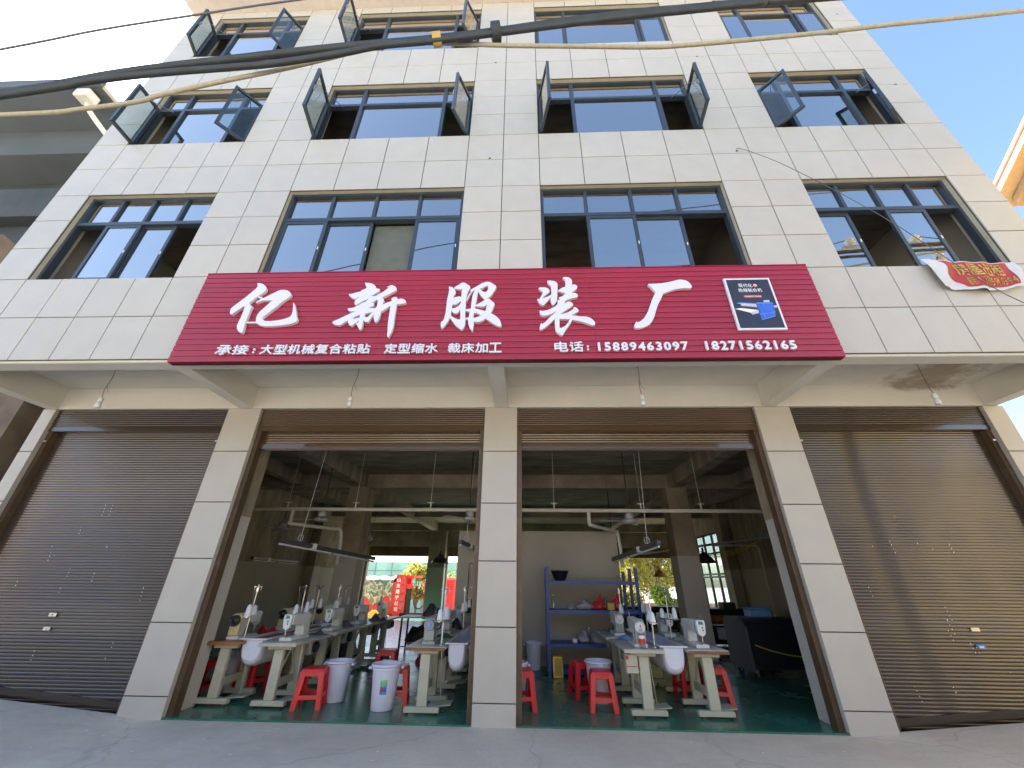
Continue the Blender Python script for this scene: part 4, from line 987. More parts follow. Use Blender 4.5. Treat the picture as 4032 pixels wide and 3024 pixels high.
for (a, b, c) in (((-0.55, 0, 9.7), (-6, -1.0, 9.2), 'w'), ((1.05, 0, 9.7), (8, -0.5, 9.6), 'w'), ((1.35, 0, 9.05), (0.4, 0.3, 8.2), 'w')):
    MB().tube(smooth([a, ((a[0] + b[0]) / 2, (a[1] + b[1]) / 2, (a[2] + b[2]) / 2 - 0.2), b]), 0.012, 5).build('line_wire', 'cable_black', po_)

# ------------------------------------------------------------------ the sunlit yard behind: trees, truck, loader, netted building
def tree(name, lab, x, y, zb, h, r, n, lm, seed, group='trees in the yard'):
    random.seed(seed)
    t = thing(name, lab, 'tree', (x, y, zb), 0, group)
    mb = MB().tube(smooth([(0, 0, -0.1), (0.05, 0.03, h * 0.3), (-0.06, 0.05, h * 0.62)]), [0.13 * h / 5 - 0.003 * i for i in range(13)], 7)
    cl = []
    for k in range(9):
        a = random.uniform(0, 6.28); rr = r * random.uniform(0.2, 0.8); zz = h * random.uniform(0.42, 0.92)
        c = Vector((rr * math.cos(a), rr * math.sin(a), zz)); cl.append((c, r * random.uniform(0.28, 0.5)))
        mb.tube([(0, 0, h * random.uniform(0.25, 0.5)), tuple(c * 0.6 + Vector((0, 0, zz * 0.35))), tuple(c)], [0.05, 0.03, 0.012], 5)
    mb.build('trunk', 'trunk', t)
    mb = MB()
    for i in range(n):
        c, cr = random.choice(cl)
        d = Vector((random.gauss(0, 1), random.gauss(0, 1), random.gauss(0, 0.8))).normalized() * cr * random.uniform(0.4, 1.05)
        p = c + d; s = random.uniform(0.08, 0.16)
        u = Vector((random.gauss(0, 1), random.gauss(0, 1), random.gauss(0, 1))).normalized(); v = u.orthogonal().normalized()
        mb.add([p - u * s, p + v * s * 0.5, p + u * s, p - v * s * 0.5], [(0, 1, 2, 3)])
    mb.build('crown', lm, t)
tree('broadleaf_tree', 'bright green tree behind the red truck post', -7.6, 27.5, -1.2, 3.9, 1.5, 2600, 'leaf_yellow', 1)
tree('broadleaf_tree', 'leafy green tree right of the truck, beside the rear column', -6.4, 30.0, -1.2, 3.4, 2.0, 2600, 'leaf', 2)
tree('broadleaf_tree', 'tall pale green tree filling the rear window left of the column', 6.2, 25.0, -1.2, 6.5, 2.6, 5000, 'leaf_yellow', 3)
tree('broadleaf_tree', 'yellow green tree behind the pendant lamp in the rear window', 9.4, 27.0, -1.2, 6.8, 2.8, 5000, 'leaf_yellow', 4)
tree('broadleaf_tree', 'wide pale green tree at the back of the rear window', 8.0, 30.5, -1.2, 6.6, 3.0, 5200, 'leaf_yellow', 12)
tree('broadleaf_tree', 'small yellow bush low in the rear window', 7.3, 26.5, -1.2, 2.6, 1.3, 2400, 'leaf_yellow', 14)
tree('broadleaf_tree', 'yellow green tree at the right edge of the rear window', 10.8, 30.0, -1.2, 6.4, 3.0, 5000, 'leaf_yellow', 15)
tree('broadleaf_tree', 'low dark green bush at the foot of the rear window', 8.6, 22.8, -1.2, 2.7, 1.1, 2200, 'leaf', 5)
tree('broadleaf_tree', 'green tree seen through the barred side window', 26, 21, 0.0, 4.6, 2.6, 4200, 'leaf_yellow', 6)
tree('broadleaf_tree', 'slim green tree seen low through the barred side window', 21, 19.2, 0.0, 2.8, 1.8, 3000, 'leaf', 7)

tk = thing('dump_truck', 'red dump truck under a camouflage tarpaulin in the sunny yard', 'truck', (-8.0, 23.2, -1.2))
MB().prism([(-4.6, 1.05), (0.45, 1.05), (0.45, 2.75), (-4.4, 2.75)], -1.2, 1.2, 'y').build('bed', 'truck_red', tk)
mb = MB(); nu, nv = 24, 10; vs = []
random.seed(9)
for j in range(nv + 1):
    for i in range(nu + 1):
        x = -4.7 + 5.0 * i / nu; a = math.pi * j / nv
        z = 2.72 + 0.35 * math.sin(a) + 0.05 * math.sin(i * 1.7) * math.sin(a)
        y = -1.27 * math.cos(a); 
        if j in (0, nv): z = 1.75 + 0.22 * math.sin(i * 0.9) + 0.1 * math.sin(i * 2.3)
        vs.append((x, y, z))
mb.add(vs, [(j * (nu + 1) + i, j * (nu + 1) + i + 1, (j + 1) * (nu + 1) + i + 1, (j + 1) * (nu + 1) + i) for j in range(nv) for i in range(nu)], True)
mb.build('tarpaulin', 'camouflage', tk)
fr = B(0.46, 0.82, -1.25, -0.95, 0.6, 3.15).box(0.46, 0.82, 0.95, 1.25, 0.6, 3.15).box(0.46, 0.60, -0.95, 0.95, 0.9, 2.9).box(0.83, 1.5, -1.25, 1.25, 3.0, 3.12).build('headboard', 'truck_red', tk)
for k in range(4): B(0.83, 1.15, -1.1, -0.95, 1.2 + k * 0.45, 1.28 + k * 0.45).build('rung', 'truck_red', tk)
MB().tube([(1.25, -1.0, 1.0), (1.25, -1.0, 2.4)], 0.17, 12).build('hoist_ram', 'tyre', tk)
MB().tube([(1.25, -1.0, 2.4), (1.25, -1.0, 2.65)], 0.19, 12).build('ram_cap', 'truck_red', tk)
MB().tube([(1.9 + 0.32 * math.cos(a), -0.9, 1.75 + 0.42 * math.sin(a)) for a in [i * 0.35 for i in range(19)]], 0.035, 6).build('hose_coil', 'tyre', tk)
B(-4.6, 3.6, -0.5, 0.5, 0.75, 1.04).build('chassis', 'tyre', tk)
B(2.2, 4.1, -1.2, 1.2, 0.75, 3.0).build('cab', 'truck_red', tk, bevel=0.12)
B(2.6, 4.105, -1.0, 1.0, 1.9, 2.7).build('cab_window', 'dark_glass', tk)
for x in (-3.6, -2.3, 3.1):
    for y in (-1.05, 1.05):
        wv = MB().tube([(x, y - 0.16, 0.52), (x, y + 0.16, 0.52)], 0.52, 18).build('wheel', 'tyre', tk)
        MB().tube([(x, y - 0.17, 0.52), (x, y + 0.17, 0.52)], 0.26, 12).build('rim', 'steel', wv)
for i, ch in enumerate('山东建宁公司'):      # vertical lettering on the headboard edge
    me = text_mesh(ch, 0.004, 'white_print', 0.02); a, b, c, d = bounds(me)
    me.transform(Matrix.Diagonal((0.24, 0.24, 1, 1)) @ Matrix.Translation((-(a + b) / 2, -c, 0))); me.transform(UPRIGHT); me.flip_normals()
    obj('lettering', me, tk, (0.64, -1.258, 2.75 - i * 0.31))

ld = thing('yellow_loader', 'yellow machine arm in front of the red truck', 'machine', (-7.4, 20.6, -1.2))
MB().prism([(-1.3, 0.9), (-0.8, 1.35), (0.4, 0.95), (1.2, 0.62), (1.2, 0.45), (0.2, 0.6), (-0.9, 0.75)], -0.2, 0.2, 'y').build('arm', 'loader_yellow', ld, bevel=0.03)
B(-1.5, -0.5, -0.5, 0.5, 0.35, 0.9).build('body', 'loader_yellow', ld, bevel=0.06)
MB().tube([(-0.4, -0.25, 1.15), (0.9, -0.25, 0.72)], 0.06, 8).build('ram', 'tyre', ld)
for x in (-1.2, -0.5):
    MB().tube([(x, -0.55, 0.3), (x, -0.35, 0.3)], 0.3, 14).build('wheel', 'tyre', ld)
    MB().tube([(x, 0.35, 0.3), (x, 0.55, 0.3)], 0.3, 14).build('wheel', 'tyre', ld)

gb = thing('netted_building', 'building wrapped in pale green safety net behind the truck', 'building')
B(-34, 2, 42, 52, -1.3, 3.5).build('wall', 'mesh_green', gb)
for k in range(20): B(-34 + k * 1.8, -33.95 + k * 1.8, 41.93, 41.99, -1.3, 3.5).build('net_seam', 'mesh_line', gb)
for z in (0.2, 1.4, 2.6): B(-34, 2, 41.94, 41.985, z, z + 0.05).build('net_rail', 'mesh_line', gb)
for k in range(6): B(-30 + k * 5, -28.2 + k * 5, 41.9, 41.98, 1.0, 2.1).build('window', 'dark_glass', gb)
# low brick wall at the yard's end in the right opening
gw = thing('yard_wall', 'low brick red yard wall below the yellow trees', 'wall')
B(2, 24, 32.0, 32.2, -1.3, 0.2).build('wall', 'roof_red', gw); B(2, 24, 31.95, 32.25, 0.2, 0.28).build('coping', 'plaster', gw)

# ------------------------------------------------------------------ sewing tables, machines, thread stands
FZ = 0.02
def make_table(top_mat, edge_mat):
    t = thing('sewing_table', '', 'table')
    tt = B(0, 0.54, 0.0, 1.10, 0.715, 0.75).build('tabletop', top_mat, t, bevel=0.004)
    MB().prism([(0.0, 0.706), (0.54, 0.706), (0.54, 0.742), (0.0, 0.742)], -0.014, -0.0005, 'y').build('edge_band', edge_mat, tt, bevel=0.004)
    for y in (0.12, 0.70):
        lg = B(0.20, 0.335, y - 0.035, y + 0.035, 0.085, 0.66).build('leg', 'leg_cream', t, bevel=0.008)
        B(0.10, 0.44, y - 0.04, y + 0.04, 0.66, 0.712).build('bracket', 'leg_cream', lg, bevel=0.006)
        ft = MB().prism([(0.04, 0.025), (0.50, 0.025), (0.50, 0.075), (0.485, 0.085), (0.055, 0.085), (0.04, 0.075)], y - 0.04, y + 0.04, 'y').build('foot', 'leg_cream', t, bevel=0.004)
        for x in (0.08, 0.46): MB().lathe([(0.0, -0.0), (0.02, 0.0), (0.02, 0.024), (0.0, 0.024)], 8, (x, y, 0.0)).build('levelling_pad', 'black_plastic', ft)
        for x in (0.40, 0.455): MB().tube([(x, y - 0.044, 0.055), (x, y - 0.039, 0.055)], 0.007, 8).build('bolt', 'steel', ft)
    B(0.235, 0.27, 0.155, 0.665, 0.20, 0.30).build('stretcher', 'leg_cream', t, bevel=0.004)
    MB().bar((0.27, 0.16, 0.30), (0.27, 0.42, 0.64), 0.02, 0.02).bar((0.27, 0.66, 0.30), (0.27, 0.44, 0.64), 0.02, 0.02).build('brace', 'leg_cream', t)
    MB().prism([(0.30, 0.03), (0.62, 0.06), (0.62, 0.075), (0.30, 0.05)], 0.28, 0.54, 'y').build('pedal', 'leg_cream', t, bevel=0.004)
    MB().tube([(0.46, 0.41, 0.07), (0.42, 0.43, 0.70)], 0.006, 6).build('pedal_rod', 'steel', t)
    mo = B(0.14, 0.40, 0.76, 0.98, 0.50, 0.70).build('motor', 'machine_grey', t, bevel=0.02)
    MB().tube([(0.41, 0.87, 0.6), (0.45, 0.87, 0.6)], 0.075, 16).build('pulley', 'black_plastic', mo)
    return t
def make_machine(body, end, wheelc, accent, screen, sticker):
    """needle end towards -y, handwheel end towards +y"""
    t = thing('sewing_machine', '', 'sewing machine')
    B(-0.09, 0.09, -0.25, 0.24, 0.0, 0.045).build('bed', body, t, bevel=0.008, seg=2)
    MB().prism([(-0.25, 0.20), (-0.25, 0.31), (-0.22, 0.335), (0.20, 0.335), (0.245, 0.31), (0.245, 0.045), (0.09, 0.045), (0.07, 0.16), (0.03, 0.20)], -0.068, 0.068, 'x').build('arm', body, t, bevel=0.014, seg=2)
    B(-0.072, 0.072, 0.205, 0.262, 0.05, 0.325).build('end_cover', end, t, bevel=0.012, seg=2)
    hd = MB().prism([(-0.055, 0.34), (0.055, 0.34), (0.065, 0.30), (0.05, 0.17), (0.0, 0.135), (-0.05, 0.17), (-0.065, 0.30)], -0.305, -0.252, 'y').build('face_plate', 'machine_white', t, bevel=0.010, seg=2)
    if accent: B(-0.0705, 0.0705, -0.249, -0.235, 0.18, 0.33).build('accent_band', accent, t)
    if screen: B(-0.03, 0.03, -0.308, -0.3055, 0.285, 0.325).build('display', 'screen_teal', hd)
    for z in (0.22, 0.25): MB().tube([(0.015, -0.312, z), (0.015, -0.304, z)], 0.009, 8).build('tension_knob', 'black_plastic', hd)
    MB().tube([(0, -0.275, 0.14), (0, -0.275, 0.075)], 0.007, 6).build('needle_bar', 'steel', t)
    B(-0.012, 0.012, -0.295, -0.255, 0.046, 0.06).build('presser_foot', 'steel', t)
    hw = MB().lathe([(0.0, 0.02), (0.03, 0.02), (0.034, 0.012), (0.055, 0.012), (0.06, 0.022), (0.072, 0.018), (0.074, -0.018), (0.0, -0.02)], 22)
    o = hw.build('handwheel', wheelc, t, loc=(0, 0.287, 0.245)); o.rotation_euler = (R(-90), 0, 0)
    if sticker: B(-0.018, 0.018, 0.3095, 0.312, 0.215, 0.275).build('sticker', 'poster_blue_light', t)
    MB().tube(smooth([(0.03, -0.27, 0.33), (0.03, -0.30, 0.40), (0.03, -0.27, 0.42), (0.03, -0.24, 0.38), (0.03, -0.24, 0.335)]), 0.003, 5).build('thread_guide', 'steel', t)
    return t
def make_stand(m):
    t = thing('thread_stand', '', 'thread stand')
    MB().tube([(0, 0, -0.03), (0.0, 0.0, 0.72)], 0.011, 8).build('pole', m, t)
    MB().lathe([(0, 0.0), (0.03, 0.0), (0.03, 0.012), (0.012, 0.03), (0, 0.03)], 10).build('clamp', 'steel', t)
    B(-0.02, 0.02, -0.16, 0.16, 0.29, 0.302).box(-0.05, 0.05, -0.19, -0.05, 0.3025, 0.307).box(-0.05, 0.05, 0.05, 0.19, 0.3025, 0.307).build('spool_tray', 'steel', t)
    B(-0.008, 0.008, -0.15, 0.15, 0.685, 0.70).build('guide_arm', m, t)
    for y in (-0.14, 0.14): MB().tube([(0, y, 0.685), (0, y, 0.64)], 0.004, 5).build('guide_eye', 'steel', t)
    B(-0.014, 0.014, -0.014, 0.014, 0.63, 0.68).build('joint_block', 'steel', t)
    MB().tube(smooth([(0, -0.14, 0.64), (0.01, -0.10, 0.52), (0, -0.12, 0.45)]), 0.0012, 4).build('thread_line', 'thread', t)
    return t
CONE = MB().lathe([(0.0, 0.0), (0.036, 0.0), (0.037, 0.008), (0.024, 0.135), (0.014, 0.137), (0.012, 0.15), (0.0, 0.15)], 16).mesh('thread_cone', 'thread')
ROWS = {   # row: x of the table's left edge, y of the front edge, count, machine flip (handwheel to the front), names
    'A': (-4.22, 2.04, 3, True, 'leftmost row'),
    'B': (-3.39, 1.98, 4, False, 'second row from the left'),
    'C': (-1.27, 1.84, 3, True, 'row beside the sticker bucket'),
    'D': (-0.44, 2.10, 2, False, 'row behind the middle column'),
    'E': (1.69, 1.92, 2, True, 'row right of the blue rack'),
    'F': (2.55, 1.94, 2, False, 'rightmost row'),
}
rank = ['front', 'second', 'third', 'rearmost']
tables = {}; first = {}
KIND = {'A': ('machine_white', 'machine_cream', 'black_plastic', None, False, False), 'B': ('machine_white', 'machine_cream', 'machine_grey', None, True, False), 'C': ('machine_grey', 'machine_grey', 'machine_grey', None, False, True),
        'D': ('machine_grey', 'machine_cream', 'black_plastic', None, False, False), 'E': ('machine_white', 'machine_grey', 'machine_white', None, False, False), 'F': ('machine_white', 'machine_white', 'machine_white', 'machine_blue', True, False)}
stand_p = make_stand('steel'); stand_used = False
stand_w = make_stand('white_print'); stand_w_used = False
tt_p = {'A': make_table('table_orange', 'table_orange'), 'B': make_table('table_laminate', 'leg_cream'), 'C': make_table('table_laminate', 'table_edge')}
tt_used = set()
random.seed(17)
for rk_, (x, y, n, flip, nm) in ROWS.items():
    key = {'A': 'A', 'B': 'B', 'C': 'C', 'D': 'B', 'E': 'B', 'F': 'C'}[rk_]
    mp_ = make_machine(*KIND[rk_]); mused = False
    for i in range(n):
        yy = y + i * 1.33
        rname = rank[i] if i < n - 1 or n < 4 else 'rearmost'
        place(tt_p[key], key in tt_used, (x, yy, FZ), 0, '%s sewing table with cream T legs in the %s' % (rname, nm), 'sewing tables in the workshop'); tt_used.add(key)
        mx = x + 0.27 + random.uniform(-0.02, 0.02); my = yy + 0.40
        place(mp_, mused, (mx, my, FZ + 0.752), (math.pi if flip else 0) + random.uniform(-0.05, 0.05), '%s sewing machine in the %s' % (rname, nm), 'sewing machines on the tables'); mused = True
        sx = x + (0.47 if flip else 0.07); sy = yy + (0.10 if rk_ in 'AC' and i == 0 else 0.85)
        if rk_ in 'AE' and i == 0: sy = yy + 0.16; sx = x + 0.46
        white = rk_ in 'CD'
        st = place(stand_w if white else stand_p, stand_w_used if white else stand_used, (sx, sy, FZ + 0.752), random.uniform(-0.6, 0.6), '%s thread stand pole on the tables of the %s' % (rname, nm), 'thread stands')
        if white: stand_w_used = True
        else: stand_used = True
        st.rotation_euler = (random.uniform(-0.02, 0.02), random.uniform(-0.02, 0.02), random.uniform(-0.6, 0.6))
        a = st.rotation_euler.z
        for dy in (-0.12, 0.12):
            cc = obj('thread_cone', CONE, None, (sx - math.sin(a) * dy, sy + math.cos(a) * dy, FZ + 0.752 + 0.309))
            cc.scale = (1.15, 1.15, random.uniform(0.85, 1.1))
            tag(cc, '%s white thread cone on the %s stand, %s' % ('nearer' if dy < 0 else 'farther', rname, nm), 'thread cone', 'thread cones')

# troughs slung between the table rows
def trough(x0, x1, y0, y1, lab):
    t = thing('cloth_trough', lab, 'trough', ((x0 + x1) / 2, (y0 + y1) / 2, FZ), 0, 'white troughs between the tables')
    w, L_ = (x1 - x0) / 2, (y1 - y0) / 2
    prof = [(w, 0.765), (w * 0.97, 0.64), (w * 0.9, 0.56), (w * 0.72, 0.485), (w * 0.42, 0.445), (0, 0.432)]
    pr = prof + [(-a, b) for a, b in prof[-2::-1]]
    n = len(pr); mb = MB(); ys = [(-L_, 0.62), (-L_ + 0.015, 0.78), (-L_ + 0.05, 0.91), (-L_ + 0.12, 1.0), (L_ - 0.12, 1.0), (L_ - 0.05, 0.91), (L_ - 0.015, 0.78), (L_, 0.62)]
    vs = []
    for yv, k in ys:
        for a, b in pr: vs.append((a * (0.5 + 0.5 * k), yv, 0.765 - (0.765 - b) * (0.35 + 0.65 * k)))
    mb.add(vs, [(j * n + i, j * n + i + 1, (j + 1) * n + i + 1, (j + 1) * n + i) for j in range(len(ys) - 1) for i in range(n - 1)], True)
    mb.add([vs[i] for i in range(n)], [tuple(range(n))]); mb.add([vs[(len(ys) - 1) * n + i] for i in range(n)], [tuple(range(n))[::-1]])
    mb.build('bowl', 'tub_white', t)
    rm = MB()
    rm.box(-w - 0.03, w + 0.03, -L_ - 0.03, -L_ + 0.012, 0.762, 0.782).box(-w - 0.03, w + 0.03, L_ - 0.012, L_ + 0.03, 0.762, 0.782)
    rm.box(-w - 0.03, -w + 0.01, -L_ + 0.012, L_ - 0.012, 0.762, 0.782).box(w - 0.01, w + 0.03, -L_ + 0.012, L_ - 0.012, 0.762, 0.782)
    rm.build('rim', 'tub_white', t, bevel=0.006)
trough(-3.76, -3.41, 2.16, 4.6, 'long white trough hanging between the two left rows of tables')
trough(-0.73, -0.47, 2.02, 4.4, 'white trough end half hidden by the middle column')
trough(2.23, 2.55, 2.05, 4.3, 'white trough hanging between the two right rows of tables')

# ------------------------------------------------------------------ red stools
def make_stool():
    t = thing('plastic_stool', '', 'stool')
    MB().frustum((0, 0, 0.415), (0.150, 0.150), (0, 0, 0.45), (0.138, 0.138)).build('seat', 'stool_red', t, bevel=0.012, seg=2)
    for sx, sy in ((-1, -1), (1, -1), (1, 1), (-1, 1)):
        mb = MB().frustum((sx * 0.160, sy * 0.175, 0.0), (0.034, 0.012), (sx * 0.118, sy * 0.139, 0.42), (0.037, 0.010))
        mb.frustum((sx * 0.175, sy * 0.160, 0.0), (0.012, 0.034), (sx * 0.139, sy * 0.118, 0.42), (0.010, 0.037))
        mb.build('leg', 'stool_red', t, bevel=0.003)
    for a in range(4):
        ro = Matrix.Rotation(a * math.pi / 2, 4, 'Z')
        me = MB().frustum((0, -0.166, 0.115), (0.150, 0.010), (0, -0.162, 0.165), (0.146, 0.010)).mesh('rung', 'stool_red', 0.003)
        me.transform(ro); obj('rung', me, t)
        me = MB().frustum((0, -0.141, 0.365), (0.135, 0.008), (0, -0.139, 0.42), (0.13, 0.008)).mesh('apron', 'stool_red', 0.003)
        me.transform(ro); obj('apron', me, t)
    return t
sp = make_stool(); su = False
for x, y, a, lab in ((-2.60, 2.18, 12, 'red plastic stool in front of the plain white bucket'), (-4.36, 2.62, 20, 'red plastic stool half hidden behind the left column'), (-3.98, 3.0, -8, 'red plastic stool behind the legs of the front left table'),
                  (-2.12, 3.92, 5, 'red plastic stool standing behind the sticker bucket'), (-1.50, 2.45, 10, 'red plastic stool right against the sticker bucket'),
                  (0.30, 2.32, 8, 'red plastic stool cut off by the middle column'), (1.42, 2.35, -4, 'red plastic stool in front of the bucket below the blue rack'),
                  (3.18, 2.82, -14, 'red plastic stool right of the front right table'), (2.90, 3.20, 6, 'red plastic stool behind the leg of the front right table'), (1.24, 3.05, 15, 'red plastic stool half hidden behind the right bay bucket')):
    place(sp, su, (x, y, FZ), R(a), lab, 'red plastic stools'); su = True

# ------------------------------------------------------------------ white buckets
def make_bucket():
    t = thing('plastic_bucket', '', 'bucket')
    pr = [(0.0, 0.0), (0.135, 0.0), (0.14, 0.01), (0.176, 0.44), (0.178, 0.455), (0.195, 0.457), (0.200, 0.47), (0.195, 0.485), (0.180, 0.487), (0.172, 0.47), (0.13, 0.02), (0.0, 0.02)]
    MB().lathe(pr, 28).build('tub', 'bucket_white', t)
    for s in (-1, 1): B(s * 0.205 - 0.022, s * 0.205 + 0.022, -0.05, 0.05, 0.425, 0.456).build('grip', 'bucket_white', t, bevel=0.008)
    MB().lathe([(0.1715, 0.42), (0.1795, 0.425), (0.1795, 0.44), (0.174, 0.445)], 28).build('band', 'bucket_white', t)
    return t
bp_ = make_bucket(); bu_ = False; bk = []
for x, y, a, k, lab in ((-2.40, 2.52, 0, 1.0, 'plain white bucket behind the front left red stool'), (-1.585, 2.17, 10, 1.06, 'white bucket with a coloured sticker standing alone in front'), (-4.30, 2.86, 0, 1.05, 'white bucket in the shade behind the left column'),
                     (0.20, 2.68, 0, 1.0, 'white bucket cut off by the middle column'), (1.45, 2.76, 90, 1.04, 'white bucket behind a red stool below the blue rack'), (0.52, 5.12, 0, 0.95, 'white bucket against the cream wall left of the blue rack')):
    b_ = place(bp_, bu_, (x, y, FZ), R(a), lab, 'white plastic buckets'); bu_ = True; b_.scale = (k, k, k); bk.append(b_)
def sticker(parent, a, w, z0, z1, m, name, off):
    vs = []; n = 6
    for j, z in enumerate((z0, z1)):
        r = 0.14 + 0.036 * (z - 0.01) / 0.43 + off
        for i in range(n + 1):
            t_ = a - w / 2 / r + i * w / r / n; vs.append((r * math.cos(t_), r * math.sin(t_), z))
    MB().add(vs, [(i, i + 1, n + 2 + i, n + 1 + i) for i in range(n)], True).build(name, m, parent)
an = R(-90 + 2)
sticker(bk[1], an, 0.085, 0.262, 0.328, 'label_green', 'sticker', 0.002)
sticker(bk[1], an, 0.085, 0.175, 0.261, 'label_blue', 'sticker', 0.002)
sticker(bk[1], an - 0.12, 0.034, 0.205, 0.248, 'bottle_red', 'sticker_print', 0.004)
sticker(bk[1], an + 0.11, 0.026, 0.205, 0.246, 'poster_blue', 'sticker_print', 0.004)

# ------------------------------------------------------------------ blue rack and what it carries
rk = thing('storage_rack', 'blue steel shelving rack against the cream partition wall', 'rack', (0, 0, 0))
RX0, RX1, RY0, RY1 = 0.80, 2.60, 4.45, 4.98
for x in (RX0, RX1):
    for y in (RY0, RY1):
        p_ = B(x - 0.03, x + 0.03, y - 0.025, y + 0.025, FZ, 1.86).build('post', 'rack_blue', rk)
        mb = MB()
        for k in range(18): mb.box(x - 0.006, x + 0.006, y - 0.0265, y - 0.0252, 0.14 + k * 0.095, 0.165 + k * 0.095)
        mb.build('post_slot', 'black_plastic', p_)
B(RX1 - 0.16, RX1 - 0.10, RY1 + 0.03, RY1 + 0.08, FZ, 1.80).build('post', 'rack_blue', rk)
for z in (1.60, 1.09, 0.53, 0.12):
    sf = B(RX0 - 0.03, RX1 + 0.03, RY0 + 0.026, RY1 - 0.026, z - 0.012, z).build('shelf', 'rack_blue', rk)
    B(RX0 - 0.028, RX1 + 0.028, RY0 - 0.037, RY0 - 0.0265, z - 0.055, z + 0.004).box(RX0 - 0.028, RX1 + 0.028, RY1 + 0.0265, RY1 + 0.037, z - 0.055, z + 0.004).build('shelf_beam', 'rack_blue', sf)
bw = MB().lathe([(0.0, 0.0), (0.09, 0.0), (0.13, 0.05), (0.19, 0.19), (0.20, 0.195), (0.18, 0.18), (0.12, 0.06), (0.08, 0.015), (0, 0.015)], 20).build('bowl', 'black_plastic', None, loc=(1.08, 4.7, 1.602)); tag(bw, 'black bowl on top of the blue rack', 'bowl')
def bag(x, y, z, w, h, m, lab, seed, cat='plastic bag'):
    random.seed(seed); pr = [(0.0, 0.0), (w * 0.45, 0.002), (w * 0.5, h * 0.25), (w * 0.42, h * 0.55), (w * 0.2, h * 0.8), (w * 0.12, h * 0.9), (w * 0.16, h), (0, h)]
    mb = MB().lathe(pr, 14)
    mb.v = [(a * (1 + 0.25 * math.sin(a * 60 + c * 40 + seed)), b * (0.8 + 0.3 * math.sin(b * 50 + c * 30)), c * (1 + 0.15 * math.sin(a * 40))) for a, b, c in mb.v]
    o = mb.build('plastic_bag', m, None, loc=(x, y, z)); tag(o, lab, cat, 'things on the blue rack'); return o
bag(1.86, 4.7, 1.092, 0.26, 0.24, 'red_bag', 'red plastic bag left of the yellow box on the rack', 1)
bag(2.20, 4.7, 1.092, 0.22, 0.27, 'red_bag', 'red plastic bag right of the yellow box on the rack', 2)
bag(1.55, 4.7, 1.092, 0.34, 0.17, 'clear_bag', 'crumpled clear bag in the middle of the upper rack shelf', 3)
bag(1.28, 4.7, 1.092, 0.24, 0.10, 'clear_bag', 'small flat clear bag at the left of the upper rack shelf', 4)
bag(1.85, 4.7, 0.532, 0.55, 0.20, 'clear_bag', 'large crumpled clear bag on the lower rack shelf', 5)
bag(1.52, 4.72, 0.532, 0.3, 0.2, 'clear_bag', 'clear bag behind the bottle on the lower rack shelf', 6)
bag(2.36, 4.36, 0.10, 0.22, 0.46, 'red_bag', 'red bag standing beside the bucket under the sewing table', 8)
def bottle(x, y, z, h, m, lab, capm, label=None):
    t = thing('bottle', lab, 'bottle', (x, y, z)); r = h * 0.155
    MB().lathe([(0, 0), (r, 0), (r * 1.02, h * 0.05), (r * 0.94, h * 0.4), (r, h * 0.6), (r * 0.8, h * 0.75), (r * 0.4, h * 0.88), (r * 0.4, h * 0.93), (0, h * 0.93)], 14).build('body', m, t)
    MB().lathe([(0, h * 0.92), (r * 0.46, h * 0.92), (r * 0.46, h), (0, h)], 12).build('cap', capm, t)
    if label:
        MB().lathe([(r * 1.03, h * 0.20), (r * 1.03, h * 0.42)], 14).build('label', label, t)
        MB().lathe([(r * 1.03, h * 0.42), (r * 1.03, h * 0.56)], 14).build('label', 'white_print', t)
bottle(1.60, 4.62, 0.534, 0.25, 'clear_plastic', 'clear bottle standing on the lower rack shelf', 'white_print')
bottle(0.92, 4.62, 1.094, 0.26, 'clear_plastic', 'clear bottle beside the left post on the upper rack shelf', 'white_print')
bottle(1.99, 4.75, 1.094, 0.22, 'clear_plastic', 'dark capped bottle behind the yellow box on the rack', 'black_plastic')
bottle(1.97, 2.03, FZ + 0.752, 0.27, 'clear_plastic', 'water bottle with red label and cap on the sewing table', 'bottle_red', 'bottle_red')
yb = B(2.00, 2.13, 4.56, 4.66, 1.0925, 1.215).build('carton', 'cord_yellow', None, bevel=0.004); tag(yb, 'small yellow box between red bags on the rack', 'box')
wb = B(1.27, 1.36, 4.58, 4.66, 0.5325, 0.60).build('tub', 'white_print', None, bevel=0.012); tag(wb, 'small white tub on the lower rack shelf', 'tub')
gt = thing('oil_tin', 'gold square tin standing at the foot of the blue rack', 'tin', (0.95, 4.36, FZ))
B(-0.095, 0.095, -0.06, 0.06, 0, 0.335).build('can', 'gold_tin', gt, bevel=0.01)
B(-0.066, 0.066, -0.063, -0.0605, 0.04, 0.30).build('label', 'tape_yellow', gt)
mb = MB(); frame_rect(mb, -0.085, 0.085, 0.012, 0.322, 0.014, -0.066, -0.0606); mb.build('rim', 'gold_tin', gt)
MB().tube([(0.05, 0, 0.335), (0.05, 0, 0.36)], 0.02, 10).build('cap', 'bottle_red', gt)
# control box under the right bay table
cb = thing('control_box', 'cream control box with a red stripe hanging under the right bay table', 'control box', (1.80, 2.00, 0.62))
B(-0.09, 0.07, -0.02, 0.08, -0.13, 0.085).build('case', 'leg_cream', cb, bevel=0.008); B(-0.08, 0.06, -0.0225, -0.0205, -0.055, -0.045).build('stripe', 'bottle_red', cb); B(-0.085, -0.05, -0.03, -0.0205, 0.03, 0.07).build('switch', 'bottle_red', cb)
MB().tube(smooth([(0.07, 0.0, -0.1), (0.13, 0.02, -0.16), (0.11, 0.03, -0.36), (0.15, 0.05, -0.42)]), 0.005, 5).build('cable', 'leg_cream', cb)

